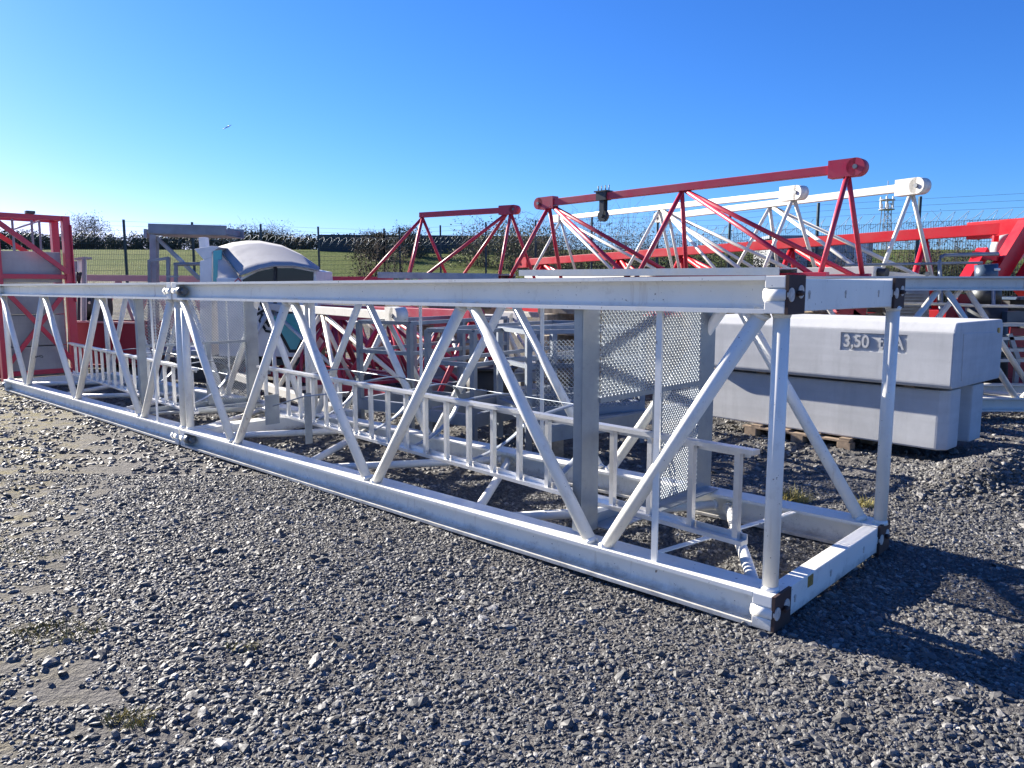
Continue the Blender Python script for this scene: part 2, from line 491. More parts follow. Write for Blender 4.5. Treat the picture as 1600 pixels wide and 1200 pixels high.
for z0 in (.012, Ht_ - .162):
    for vv in (.26, .72, 1.22):
        MB().tube(fm.p(-.0015, vv, z0 + .085), fm.p(.01, vv, z0 + .085), .011, 12).beam(fm.p(-.0015, vv, z0 + .07), fm.p(.01, vv, z0 + .07), .010, .026).build('lit_hole_disc', 'hole', mast)  # solid discs; the sunlight showing through the holes is painted as pale colour
MB().beam(fm.p(-.001, .445, .125), fm.p(.004, .445, .125), .062, .056).build('rating_plate', 'brass', mast, label='small yellow brass rating plate')
# bolted joint between the two sections
for v0 in (0, W_ - .18):
    for z0 in (0, Ht_ - .17):
        for sv in (-1, 1):
            vv = v0 + .09 + sv * .062; zz = z0 + .085
            j = MB().tube(fm.p(SL - .06, vv, zz), fm.p(SL + .10, vv, zz), .024, 14).build('joint_bolt', 'bolt', mast)
            MB().tube(fm.p(SL - .185, vv, zz), fm.p(SL - .11, vv, zz), .044, 18).tube(fm.p(SL - .235, vv, zz), fm.p(SL - .185, vv, zz), .030, 6).build('nut', 'bolt', j)
            MB().tube(fm.p(SL + .155, vv, zz), fm.p(SL + .20, vv, zz), .040, 6).build('bolt_head', 'white', j)
for vv in (.028, W_ - .028):      # open bores at the far end
    for z0 in (0, Ht_ - .17):
        MB().tube(fm.p(2 * SL - .02, vv - .012, z0 + .085), fm.p(2 * SL + .05, vv - .012, z0 + .085), .042, 16).build('pin_lug', 'bolt', mast)
# thin conduit bars up the sides
for uu, vv in ((.665, .035), (6.88, .035), (2.78, 1.58), (4.35, 1.58), (8.3, 1.58), (10.6, 1.58)):
    MB().beam(fm.p(uu, vv, .165), fm.p(uu, vv, 1.485), .012, .034, fm.u).build('thin_bar', 'white', mast)
# flat strap across the lower face near the end
MB().beam(fm.p(.72, .17, .172), fm.p(.50, 1.40, .172), .035, .008).build('flat_strap', 'white', mast)
# landings
for uu, va, vb_ in ((1.21, .105, .265), (7.46, .105, .185)):
    ld = MB(); vm_ = (va + vb_) / 2
    ld.beam(fm.p(uu, vm_, .175), fm.p(uu, vm_, 1.475), vb_ - va, .008, fm.u)
    ld.beam(fm.p(uu + .03, va + .004, .19), fm.p(uu + .03, va + .004, 1.475), .008, .06, fm.u); ld.beam(fm.p(uu + .03, vb_ - .004, .19), fm.p(uu + .03, vb_ - .004, 1.475), .008, .06, fm.u)
    lf = ld.build('landing', 'galv', mast)
    vc_, wc_ = (1.515, .22) if uu < 3 else (1.47, .17)
    MB().beam(fm.p(uu, vc_, .175), fm.p(uu, vc_, 1.475), wc_, .008, fm.u).beam(fm.p(uu + .03, 1.41, .2), fm.p(uu + .03, 1.41, 1.475), .008, .06, fm.u).build('channel', 'galv', lf)
    MB().beam(fm.p(uu, .90, .20), fm.p(uu, .90, .945), .05, .045, fm.u).build('channel', 'galv', lf)
    MB().beam(fm.p(uu + .01, vb_, .945), fm.p(uu + .01, 1.41, .945), .05, .03).build('cross_rail', 'galv', lf)
    MB().beam(fm.p(uu - .03, vb_, .185), fm.p(uu - .03, 1.54, .185), .16, .008).beam(fm.p(uu + .05, vb_, .21), fm.p(uu + .05, 1.54, .21), .008, .06).build('toe_plate', 'galv', lf)
    MB_ = MB(); expanded(MB_, fm.p(uu - .012, vb_, .965), fm.v, (0, 0, 1), 1.40 - vb_, .51, 0.036, .0175, .0084 if uu < 3 else .0036); MB_.build('mesh_panel', 'mesh', lf)
    MB_ = MB(); expanded(MB_, fm.p(uu - .012, .925, .22), fm.v, (0, 0, 1), .48, .72, .030, .0155, .0045 if uu < 3 else .003); MB_.build('mesh_panel', 'mesh', lf)


# ladders lying inside the mast
def ladder(p0, p1, w, nr, first, hoops):
    p0, p1 = V(p0), V(p1); d = p1 - p0; up = V((0, 0, 1)); side = d.normalized().cross(up)
    if side.dot(fm.v) < 0: side = -side
    root = MB().beam(p0, p1, .062, .024).beam(p0 + side * .026 + up * .02, p1 + side * .026 + up * .02, .008, .04).build('ladder', 'alu', mast)
    ext = d.normalized() * .05
    MB().beam(p0 - ext + up * w, p1 + up * w, .062, .024).beam(p0 + side * .026 + up * (w - .02), p1 + side * .026 + up * (w - .02), .008, .04).build('rail', 'alu', root)
    for i in range(nr):
        q = p0 + d * ((first + i * .285) / d.length)
        MB().beam(q + up * .012, q + up * (w - .012), .032, .032, d).build('rung', 'alu', root)
    tips = []
    for s, lean in hoops:
        q = p0 + d * (s / d.length) + up * (w / 2); pts = []
        for k in range(21):
            t = k / 20; sv = math.sin(PI * t)
            pts.append(q + up * (w / 2 * (1 - 2 * t) + .25 * sv * (1 - t)) + side * (.02 + .60 * sv ** .8) + d.normalized() * lean * sv)
        MB().path(pts, .01, 8, flat=(.027, .006)).build('cage_hoop', 'galv', root)
        tips.append((pts[6], pts[11]))
    for k in (0, 1):
        if len(tips) > 1: MB().path([t[k] for t in tips], .01, 6, flat=(.010, .004)).build('cage_strap', 'galv', root)
    return root


ladder(fm.p(.28, .27, .30), fm.p(6.45, 1.0, .25), .48, 22, .05, [(1.55, .12), (2.45, -.1), (3.2, .1), (4.0, .05), (5.0, .1)])
ladder(fm.p(6.75, .40, .24), fm.p(12.0, .80, .25), .48, 18, .08, [(.5, .1), (2.2, .1), (3.1, -.1)])
for uu, vv, z0, z1, w in ((5.35, .52, .27, .56, .15), (4.55, .42, .2, .66, .07)):
    MB().beam(fm.p(uu, vv, z0), fm.p(uu, vv, z1), w, .008, fm.u).build('ladder_bracket', 'galv', mast)
MB().path([fm.p(4.75, .20, .55), fm.p(4.4, .3, .66), fm.p(3.9, .42, .73)], .012, 8, flat=(.02, .006)).build('bracket_arm', 'galv', mast)
for uu, vv, zz in ((5.05, .09, .45), (11.0, .09, .62)):     # tie wire round two diagonals
    pts = [fm.p(uu, vv, zz) + fm.u * .047 * math.cos(t) + fm.v * .047 * math.sin(t) + V((0, 0, .012 * math.sin(t * 2))) for t in [k * PI / 8 for k in range(17)]]
    MB().path(pts, .005, 6).build('tie_wire', 'dark', mast)

# ------------------------------------------------------------------ mast on the right, behind the blocks
O2 = V((3.12, 9.35, .09)); f2 = Frame(O2, 0); f2.v = V((0, 1, 0))
m2 = thing('crane_mast', O2, 'second cream white lattice mast standing behind the stacked concrete blocks at the right edge', 'crane mast')
mast_section(f2, m2, 0, 6.3, 'white_b', 1.5, 1.65)

# ------------------------------------------------------------------ jib sections
def jib(TL, TR, fr, h, w, mat, label, group, shift=.3, knl=.13, knr=.16, chord=.10, leg=.032, zb=None, lead=.6, right_ext=.25, left_ext=.2, rev=False, eyl=.25):
    """triangular jib section: top chord, paired legs and diagonals, two bottom chords"""
    TL, TR = V(TL), V(TR); d = (TR - TL); dh = V((d.x, d.y, 0)).normalized(); up = V((0, 0, 1)); lat = V((-dh.y, dh.x, 0))
    if lat.y < 0: lat = -lat
    base = V((TL.x, TL.y, TL.z - h))
    root = thing('crane_jib', base, label, 'crane jib', group)
    dn = d.normalized()
    MB().beam(TL - dn * left_ext, TR + dn * .02, chord * .95, chord).build('top_chord', mat, root, bevel=.006)
    # eye ends
    for P, r, s in ((TL - dn * left_ext, knl, -1), (TR + dn * .02, knr, 1)):
        if r <= 0: continue
        c = P + dn * s * r * .9
        k = MB().beam(P - dn * s * eyl, c, r * 1.5, r * 1.98).tube(c - lat * r * .75, c + lat * r * .75, r, 26).build('eye_end', mat, root)
        MB().tube(c - lat * r * .95, c + lat * r * .95, r * .26, 10).build('pin', 'bolt', k)
    nodes = [TL + d * t for t in fr]
    bots = [n - up * h - dh * shift * (0 if (i == len(nodes) - 1 and not rev) else 1) for i, n in enumerate(nodes)]
    for i, (T, B) in enumerate(zip(nodes, bots)):
        T = T - up * chord * .5
        for sg in (-1, 1):
            b = B + lat * sg * w / 2
            MB().tube(T, b, leg, 12).build('leg', mat, root)
            if i + 1 < len(nodes):
                b2 = bots[i + 1] + lat * sg * w / 2
                if rev: MB().tube(nodes[i + 1] - up * chord * .5 - dn * .07, b + dh * .06, leg, 12).build('diagonal_brace', mat, root)
                else: MB().tube(T + dn * .07, b2 - dh * .06, leg, 12).build('diagonal_brace', mat, root)
    if lead:
        for sg in (-1, 1):
            MB().tube(nodes[0] - up * .05, bots[0] - dh * lead + lat * sg * w / 2, leg, 12).build('diagonal_brace', mat, root)
    for sg in (-1, 1):
        b0 = bots[0] - dh * (lead + .25) + lat * sg * w / 2; b1 = bots[-1] + dh * right_ext + lat * sg * w / 2
        MB().beam(b0, b1, chord, chord).build('bottom_chord', mat, root, bevel=.006)
    for i in range(len(bots)):
        MB().beam(bots[i] - lat * w / 2, bots[i] + lat * w / 2, .05, .05).build('cross_member', mat, root)
    return root, nodes, bots, lat, dh


GJ = 'jib sections stored on top of each other behind the white mast'
J2 = jib(at(858, 317, 14.0), at(1325, 263, 10.4), (0, .52, 1), 1.42, 1.5, 'red', 'red triangular jib section with a hanging pulley, the tallest against the sky', GJ, .32, .105, .115, .115, .034, lead=0, left_ext=.10, right_ext=.1)
dn = (at(1325, 263, 10.4) - at(858, 317, 14.0)).normalized()
# pulley hanging from its top chord
q = at(943, 306, 13.15); root = J2[0]
pb = MB().beam(q - dn * .10, q + dn * .10, .16, .15).beam(q - dn * .13 + V((0, 0, .07)), q + dn * .13 + V((0, 0, .07)), .20, .02).build('pulley_bracket', 'dark', root)
for s in (-.11, -.04, .04, .11): MB().tube(q + dn * s + V((0, 0, .07)), q + dn * s + V((0, 0, .17)), .009, 6).build('stud', 'dark', pb)
for k in (-.05, .05): MB().beam(q - V((0, 0, .06)) + J2[3] * k, q - V((0, 0, .33)) + J2[3] * k, .09, .015, J2[3]).build('strap', 'dark', pb)
c = q - V((0, 0, .33)); MB().tube(c - J2[3] * .035, c + J2[3] * .035, .095, 24).tube(c - J2[3] * .07, c + J2[3] * .07, .03, 12).build('pulley', 'dark', pb)
MB().path([at(858, 322, 13.9), at(1000, 305, 12.9), at(1200, 283, 11.4), at(1310, 271, 10.5)], .008, 6).build('wire_rope', 'cable', root)

J1 = jib(at(660, 336, 15.6), at(798, 328, 14.5), (0, 1), 1.44, 1.45, 'red', 'smaller red triangular jib section with a slanting left end in front of the field', GJ, -.17, 0, .085, .10, .03, lead=1.25, left_ext=.05, right_ext=.6, rev=True)

JA = jib(at(1046, 338, 17.2), at(1425, 292, 12.2), (0, .50, 1), 1.44, 1.35, 'white_b', 'white triangular jib section with the lower left eye end, nearest the right fence', GJ, .30, .11, .125, .12, .032, lead=.0, left_ext=.25)
JB = jib(at(876, 341, 19.5), at(1240, 302, 12.8), (0, .53, 1), 1.42, 1.35, 'white_b', 'white triangular jib section whose right end rises between its red and white neighbours', GJ, .30, .09, .115, .10, .032, lead=.0, left_ext=.25)

# long red luffing jib in the back
TLc, TRc = at(835, 409, 24.0), at(1610, 354, 13.4)
JC, jn, jb, latc, dhc = jib(TLc, TRc, (.03, .27, .43, .66, .87), 1.5, 1.3, 'red_b', 'long bright red jib with heavy top chord running to the right edge', GJ, .15, .16, 0, .20, .058, lead=.9, left_ext=.5, right_ext=1.0)
MB().beam(at(1516, 361.5, 14.25), at(1612, 354, 13.35), .24, .30).build('boom_head', 'red_b', JC, bevel=.008)
# its raised frame at the right edge
for a, b, w_ in (((1606, 352), (1545, 452), .30), ((1648, 362), (1592, 455), .28), ((1537, 392), (1508, 440), .15), ((1520, 398), (1560, 402), .12)):
    Yd = 13.1 if a[0] != 1648 else 13.0
    MB().beam(at(*a, Yd), at(*b, Yd - .25), .18, w_, (0, 0, 1)).build('raised_leg', 'red_b', JC)
MB().beam(at(1556, 368, 13.3), at(1555, 378, 13.3), .05, .09).build('lug', 'red_b', JC)
MB().tube(at(1575, 389, 13.6) - V((.0, .1, 0)), at(1575, 389, 13.6) + V((0, .1, 0)), .26, 28).build('sheave', 'grey', JC)

# lower layer
JLW = jib(at(380, 476, 14.0), at(616, 493, 9.0), (.25, .62, .97), 1.12, 1.15, 'white_b', 'white jib section on the ground with a big round eye end, seen through the mast', 'jib sections lying on the ground behind the mast', .25, 0, .10, .105, .03, lead=.6, eyl=.12)
JLR = jib(at(500, 482, 13.2), at(738, 492, 9.9), (.1, .5, 1), 1.10, 1.2, 'red', 'red jib section on the ground seen through the mast, beside the galvanised frames', 'jib sections lying on the ground behind the mast', .25, 0, .085, .13, .035, lead=.7)
JLF = jib(at(690, 487, 17.5), at(905, 494, 14.0), (.05, .5, .95), 1.05, 1.2, 'white_b', 'white jib section far behind the galvanised frames, seen low through the mast', 'jib sections lying on the ground behind the mast', .25, .1, .12, .10, .03, lead=.6)

JLR2 = jib(at(420, 480, 17.5), at(640, 486, 14.2), (.08, .36, .66, .96), 1.15, 1.2, 'red', 'red jib section far behind the dark red tank, seen through the mast', 'jib sections lying on the ground behind the mast', .25, 0, .09, .12, .033, lead=.6)
JLR3 = jib(at(455, 492, 13.6), at(700, 503, 10.6), (.08, .36, .66, .96), .98, 1.1, 'red', 'low red jib section between the white eye ended jib and the galvanised baskets', 'jib sections lying on the ground behind the mast', .25, 0, .08, .09, .028, lead=.5)
JLW2 = jib(at(545, 484, 15.5), at(800, 498, 11.6), (.05, .35, .65, .96), 1.1, 1.2, 'white_b', 'white jib section behind the galvanised baskets, beyond the red one, seen through the mast', 'jib sections lying on the ground behind the mast', .25, 0, .09, .10, .03, lead=.5)

# timbers and steel planks carrying the upper layer
def sleeper_pack(c, dirv, L, lab, z0, n, mat='sleeper', hh=.17):
    t = thing('timber_stack', (c[0], c[1], z0), lab, 'timber stack', 'timber stacks under the upper jib sections')
    d = V((dirv[0], dirv[1], 0)).normalized(); k = V((-d.y, d.x, 0)); z = z0
    for i in range(n):
        a = d if i % 2 == 0 else k
        for s in (-1, 1):
            off = (k if i % 2 == 0 else d) * s * .4
            MB().beam(V((c[0], c[1], z + hh / 2)) + off - a * L / 2, V((c[0], c[1], z + hh / 2)) + off + a * L / 2, hh, hh - .004).build('timber', mat, t, bevel=.006)
        z += hh
    return t


sleeper_pack((1.3, 12.5), (.68, .73), 1.5, 'tall stack of weathered timbers carrying the pulley jib section in the middle', 0, 10)
sleeper_pack((-1.15, 15.2), (.7, .7), 1.5, 'tall stack of weathered timbers under the smaller red jib section', 0, 10)
sleeper_pack((5.6, 13.0), (.86, .5), 1.3, 'tall stack of weathered timbers under the white jib section by the right fence', 0, 11)
sleeper_pack((3.9, 13.9), (.86, .5), 1.3, 'tall stack of weathered timbers under the white jib section in the middle', .0, 11)


def plank(P, Q, w, hh, mat, lab, name='steel_plank', cat='steel plank', grp=None):
    t = thing(name, (P[0], P[1], P[2]), lab, cat, grp)
    P, Q = V(P), V(Q); up = V((0, 0, 1)); s = (Q - P).cross(up).normalized()
    MB().beam(P, Q, w, .012).build('deck', mat, t)
    for k in (-1, 1): MB().beam(P + s * k * (w / 2 + .006) - up * hh * .3, Q + s * k * (w / 2 + .006) - up * hh * .3, .01, hh).build('edge_flange', mat, t)
    return t


plank(at(826, 424, 13.4), at(1232, 420.5, 9.95), .45, .10, 'galv', 'long galvanised plank lying on the red jib under its diagonals')
plank(at(604, 427, 15.6), at(792, 430, 13.6), .45, .12, 'galv', 'galvanised plank lying on the smaller red jib section')
# white box beam with a hydraulic end under the right white jib
t = thing('box_beam', at(1240, 430, 11.6), 'white box beam with an oily hydraulic end behind the near mast top', 'box beam')
MB().beam(at(1232, 427, 12.3), at(1372, 425, 11.3), .30, .16).build('box', 'white_b', t, bevel=.008)
MB().tube(at(1372, 426, 11.3), at(1386, 427, 11.2), .07, 18).build('cylinder_end', 'dark', t)
t = thing('box_beam', at(1400, 432, 11.0), 'white tapered box beam beside the hydraulic end under the white jib', 'box beam')
MB().prism([at(1387, 424, 11.3), at(1462, 431, 11.0), at(1462, 440, 11.0), at(1387, 440, 11.3)], (0, .3, 0)).build('box', 'white_b', t, bevel=.006)
MB().tube(at(1449, 428, 10.95), at(1449, 428, 11.3), .035, 12).build('eye', 'bolt', t)

# ------------------------------------------------------------------ concrete counterweights on a pallet
fb = Frame(V((3.93, 6.87, 0)), 130.5); ub = fb.u; vb = V((math.cos(math.radians(42)), math.sin(math.radians(42)), 0)); fb.v = vb


def slab(poly, z0, z1, name, mat, parent, bevel, sub=True):
    mb = MB(); mb.prism([fb.p(a, b, z0) for a, b in poly], (0, 0, z1 - z0))
    return mb.build(name, mat, parent, bevel=bevel)


lo = thing('concrete_counterweight', fb.p(1.2, .6, .12), 'lower pale concrete counterweight block with a grooved end standing on a pallet', 'counterweight', 'concrete counterweight blocks behind the near mast end')
Lb, Wb = 2.55, 1.05
poly = [(0.07, 0.0), (Lb, 0), (Lb, Wb), (.07, Wb), (0, Wb - .08), (0, .66), (.20, .60), (.20, .40), (0, .34), (0, .08)]
slab(poly, .12, .675, 'body', 'conc', lo, .018)
s = MB().tube(fb.p(.197, .5, .42), fb.p(.23, .5, .42), .055, 20).build('lifting_hole', 'black', lo)
rec = fb.p(1.58, -.003, .50)
MB().beam(rec - ub * .075, rec + ub * .075, .012, .15).build('lifting_pocket', 'conc_b', lo)
MB().tube(fb.p(1.60, -.011, .50), fb.p(1.60, .01, .50), .032, 16).build('pocket_bore', 'black', lo)
up_ = thing('concrete_counterweight', fb.p(1.2, .6, .70), 'upper pale concrete counterweight block with the cast number 3,50 t on its front', 'counterweight', 'concrete counterweight blocks behind the near mast end')
# upper block: chamfered top edge, overhangs the lower one, cast lettering in a recessed panel
x0, x1, y0, y1, z0, z1 = -.06, Lb + .05, -.11, 1.22, .705, 1.295
for k in (.35, 1.9): MB().beam(fb.p(k, .03, .69), fb.p(k, 1.0, .69), .10, .034).build('spacer', 'wood', lo)
bm_ = MB()
prof = [(y0 + .02, z0), (y0, z0 + .03), (y0, z1 - .085), (y0 + .055, z1), (y1 - .05, z1), (y1, z1 - .08), (y1, z0 + .03), (y1 - .02, z0)]
bm_.prism([fb.p(x0, a, b) for a, b in prof], ub * (x1 - x0))
ubk = bm_.build('body', 'conc', up_, bevel=.014)
MB().prism([fb.p(x0 - .006, a, b) for a, b in [(.12, z0 + .06), (1.05, z0 + .10), (1.08, z1 - .12), (.10, z1 - .10)]], ub * .02).build('end_patch', 'conc', up_, bevel=.004)
MB().beam(fb.p(x0 - .012, 1.06, 1.19), fb.p(x0 + .004, 1.06, 1.19), .05, .05).build('tag', 'brass', up_)
# recessed number panel: cut with a boolean, letters stand inside it
PC = fb.p(.655, y0, 1.085); pw, ph = .63, .175


def cutter(center, eu, ev, w, h, depth):
    mb = MB(); n = V(eu).cross(V(ev)).normalized(); mb.beam(center - n * depth, center + n * depth, 1, 1)
    mb = MB(); e, f_ = V(eu).normalized() * w / 2, V(ev).normalized() * h / 2
    mb.prism([center - e - f_ - n * depth, center + e - f_ - n * depth, center + e + f_ - n * depth, center - e + f_ - n * depth], n * depth * 2)
    return mb.build('cutter', 'conc', None)


def boolean(ob, cut):
    md = ob.modifiers.new('b', 'BOOLEAN'); md.object = cut; md.operation = 'DIFFERENCE'; md.solver = 'EXACT'
    dg = bpy.context.evaluated_depsgraph_get(); cut.location = -parent_origin(ob.parent); cut.location += ob.parent.matrix_world.translation if False else parent_origin(ob.parent)
    bpy.context.view_layer.update(); dg = bpy.context.evaluated_depsgraph_get()
    me = bpy.data.meshes.new_from_object(ob.evaluated_get(dg)); ob.modifiers.clear(); ob.data = me
    bpy.data.objects.remove(cut)


boolean(ubk, cutter(PC, -ub, V((0, 0, 1)), pw, ph, .014))
text_mesh('cast_lettering', '3,50  t- A', .165, PC + vb * .008, -ub, V((0, 0, 1)), 'conc', up_, .019, .003, fit=.57)

pal = thing('wooden_pallet', fb.p(1.3, .5, 0), 'worn wooden pallet under the lower concrete counterweight block', 'pallet')
for i in range(4): MB().beam(fb.p(.95 + i * .33 - .05, -.06, .108), fb.p(.95 + i * .33 - .05, 1.1, .108), .11, .02).build('board', 'wood', pal)
for yy in (-.02, .5, 1.0):
    MB().beam(fb.p(.85, yy, .088), fb.p(2.05, yy, .088), .1, .018).build('stringer', 'wood', pal)
    for xx in (.9, 1.4, 1.95): MB().beam(fb.p(xx - .07, yy, .035), fb.p(xx + .07, yy, .035), .1, .088).build('foot_block', 'wood', pal, bevel=.006)

# ------------------------------------------------------------------ left: red ballast frame with concrete slabs
YB = 13.6
f3 = Frame(V((at(109, 450, 14.0).x, 14.0, 0)), 137.0)
fr_ = thing('ballast_frame', f3.p(.3, -.6, 0), 'tall red braced steel frame holding concrete slabs at the left edge', 'steel frame')
B_, Dp, ZT = 1.10, .62, 2.87


def bar3(a, b, w, h, nm, mat, par, up=(0, 0, 1)): return MB().beam(f3.p(*a), f3.p(*b), w, h, up).build(nm, mat, par, bevel=.004)


for v_ in (0, -B_):
    for u_ in (0, Dp): bar3((u_, v_, 0), (u_, v_, ZT), .12, .13, 'column', 'red', fr_, f3.u)
    bar3((.06, v_, ZT - .03), (Dp - .06, v_, ZT - .03), .07, .07, 'horizontal_beam', 'red', fr_)
for u_ in (-.005, Dp + .005):
    for z in (.12, 1.80, ZT - .04): bar3((u_, -B_, z), (u_, 0, z), .07, .08, 'horizontal_beam', 'red', fr_)
for v_ in (0,):
    for u_, sg in ((-.085, 1),):
        bar3((u_, v_ - .02, .25), (u_, v_ - B_ + .02, 1.62), .04, .075, 'x_brace', 'red', fr_); bar3((u_ + .045, v_ - .02, 1.62), (u_ + .045, v_ - B_ + .02, .25), .04, .075, 'x_brace', 'red', fr_)
        bar3((u_, v_ - .02, 1.86), (u_, v_ - B_ + .0, 2.74), .04, .085, 'diagonal_brace', 'red', fr_)
    bar3((Dp - .09, v_ - .45, 2.2), (Dp - .09, v_ - B_, 2.66), .04, .08, 'diagonal_brace', 'red_b', fr_)
bar3((-.07, .055, 1.35), (-.07, .055, 2.72), .02, .10, 'side_plate', 'red', fr_, f3.u)
bar3((-.02, -.62, ZT + .03), (-.02, -.48, ZT + .03), .1, .05, 'clamp', 'dark', fr_)
GS = 'concrete slabs stacked inside the red frame'
for i, lab in enumerate(('bottom concrete slab in the red frame, nearest the ground', 'second concrete slab up from the ground in the red frame', 'third concrete slab up in the red frame, just under the top one', 'topmost concrete slab in the red frame, level with the field')):
    o = MB().beam(f3.p(.31, -B_ + .09, .30 + i * .555), f3.p(.31, -.09, .30 + i * .555), .46, .54).build('concrete_slab', 'conc_b', None, bevel=.012)
    tag(o, lab, 'concrete slab', GS)
hr = thing('handrail', f3.p(.31, -.5, 2.235), 'thin grey handrail standing on the topmost slab in the red frame', 'handrail')
for v_ in (-.30, -.42, -.72): bar3((.40, v_, 2.235), (.40, v_, 2.80), .03, .03, 'post', 'galv_d', hr)
bar3((.40, -.72, 2.62), (.40, -.30, 2.79), .03, .03, 'rail', 'galv_d', hr)

def zbase(px, Y): return at(px, 450 + 1.6 * F / Y, Y)


# white panel beside it
t = thing('switch_cabinet', zbase(126, 15.4), 'narrow white upright panel in a grey frame right of the red ballast frame', 'panel')
MB().beam(at(118, 408, 15.4), at(118, 590, 15.4), .04, .05, (0, 1, 0)).build('frame_post', 'galv_d', t)
MB().beam(at(131, 404, 15.4), at(131, 590, 15.4), .05, .05, (0, 1, 0)).build('frame_post', 'galv_d', t)
MB().prism([at(116, 403, 15.38), at(131, 401, 15.38), at(131, 404, 15.38), at(116, 406, 15.38)], (0, .3, 0)).build('top_cap', 'roofgrey', t)
MB().prism([at(119.5, 406, 15.5), at(129, 404, 15.5), at(129, 560, 15.5), at(119.5, 560, 15.5)], (0, .15, 0)).build('panel', 'cabwhite', t)
t = thing('fork_bracket', zbase(123, 15.1), 'small black forked bracket in front of the white upright panel', 'bracket')
MB().tube(at(121, 425, 15.1), at(123, 440, 15.1), .03, 8).tube(at(126, 425, 15.1), at(123, 440, 15.1), .03, 8).tube(at(123, 440, 15.1), at(123, 601, 15.1), .03, 8).build('fork', 'black', t)

# faded pink lattice and its beam
t = thing('faded_lattice', zbase(180, 18.0), 'sun faded pink lattice girder lying behind the red steel trough', 'lattice girder')
for y_, dz in ((18.0, 0), (19.2, 0)):
    MB().beam(at(128, 434, y_), at(520, 438, y_ - .8), .14, .14).build('top_chord', 'pink', t, bevel=.006)
    MB().beam(at(128, 505, y_), at(520, 515, y_ - .8), .14, .14).build('bottom_chord', 'pink', t, bevel=.006)
for k in range(7):
    a, b = at(130 + k * 55, 437, 17.95 - k * .1), at(157 + k * 55, 506, 17.95 - k * .1); c = at(185 + k * 55, 437, 17.85 - k * .1)
    MB().beam(a, b, .05, .09).build('diagonal_brace', 'pink', t); MB().beam(b, c, .05, .09).build('diagonal_brace', 'pink', t)
for k in (0, 3, 6): MB().beam(at(130 + k * 55, 505, 18), zbase(130 + k * 55, 18), .2, .2).build('trestle', 'pink', t)

# red trough
t = thing('steel_trough', zbase(190, 15.2), 'dark red open steel trough behind the far end of the mast', 'trough')
tr = [at(118, 504, 15.0), at(214, 506, 15.0), at(214, 566, 15.0), at(118, 566, 15.0)]
MB().prism(tr, (0, .04, 0)).build('front_wall', 'dred', t); MB().prism([p + V((0, 1.3, 0)) for p in tr], (0, .04, 0)).build('back_wall', 'dred', t)
MB().beam((tr[0].x, 15.65, .16), (tr[1].x, 15.65, .16), 1.28, .06).build('floor', 'dred', t)
for x in (tr[0].x, tr[1].x): MB().beam((x, 15.05, .5), (x, 16.3, .5), .05, .7).build('end_wall', 'dred', t)
MB().beam(tr[0] + V((0, -.03, .02)), tr[1] + V((0, -.03, .02)), .1, .035).build('rim', 'pink', t)
for x in (.2, .8): MB().beam(tr[3].lerp(tr[2], x) + V((0, .6, -.1)), tr[3].lerp(tr[2], x) + V((0, .6, .0)) - V((0, 0, .2)), 1.2, .12, (0, 1, 0)).build('skid', 'dred', t)
t = thing('winch', zbase(138, 16.6), 'dark winch with round flanges behind the red trough', 'winch')
w1 = MB().tube(at(122, 480, 16.8), at(160, 478, 17.0), .28, 24).build('drum', 'dark', t)
for px in (124, 158): MB().tube(at(px, 479, 16.7), at(px + 3, 479, 16.7), .42, 26).build('flange', 'dark', t)
MB().beam(at(122, 505, 16.8), at(163, 505, 16.8), .8, .12).build('bed', 'dark', t); MB().beam(at(126, 510, 16.8), zbase(126, 16.8), .1, .5).beam(at(158, 510, 16.8), zbase(158, 16.8), .1, .5).build('stand', 'dark', t)
for (px, py) in ((128, 482), (140, 473), (130, 490)): MB().tube(at(px, py, 16.35), at(px, py, 16.30), .03, 10).build('bolt', 'hole', t)

# ------------------------------------------------------------------ galvanised service platform with a canopy
YP = 16.0
t = thing('service_platform', zbase(285, YP), 'grey galvanised crane platform with handrails under a flat grating canopy', 'platform')
cz = at(240, 365, YP)
for px, y_ in ((241, YP), (241, YP + 1.0)):
    MB().beam(at(px, 366 if y_ == YP else 372, y_), at(px + 1, 545, y_), .13, .15, (0, 1, 0)).build('column', 'galv', t)
MB().beam(at(246, 372, YP), at(312, 436, YP), .07, .07).build('canopy_brace', 'galv', t)
can = MB(); a0, a1 = at(233, 357, YP - .5), at(352, 359, YP - .55); b0, b1 = at(229, 366, YP - .5), at(352, 371, YP - .55)
for y_ in (-.02, 1.0): can.beam(V((a0.x, YP - .5 + y_, a0.z - .0)), V((a1.x, YP - .5 + y_, a0.z - .04)), .05, .19)
for x in range(6): can.beam(V((a0.x + .08 + x * .27, YP - .5, a0.z - .04)), V((a0.x + .08 + x * .27, YP + .5, a0.z - .04)), .05, .10)
cn = can.build('canopy', 'galv_d', t)
MB().beam(V((a0.x - .02, YP, a0.z - .10)), V((a1.x, YP, a0.z - .13)), .95, .015).build('grating', 'galv_d', cn)
MB().beam(at(229, 358, YP - .52), at(229, 372, YP - .52), .06, .12, (0, 1, 0)).build('canopy_stop', 'galv', cn)
hz = at(240, 400, YP).z
for px, py in ((234, 407), (263, 402), (275, 413)): MB().beam(at(px, py, YP - .6), at(px, 545, YP - .6), .06, .06).build('rail_post', 'galv_d', t)
MB().beam(at(232, 408, YP - .6), at(264, 403, YP - .6), .06, .05).build('handrail', 'galv', t)
MB().path([at(272, 413, YP - .6), at(322, 412, YP - .6), at(331, 416, YP - .6), at(336, 440, YP - .6)], .035, 8).build('handrail', 'galv_d', t)
MB().beam(at(260, 432, YP - .62), at(280, 432, YP - .62), .03, .03).build('clamp', 'galv', t)
MB().beam(at(215, 545, YP), at(345, 548, YP), 1.4, .10).build('deck', 'galv', t)
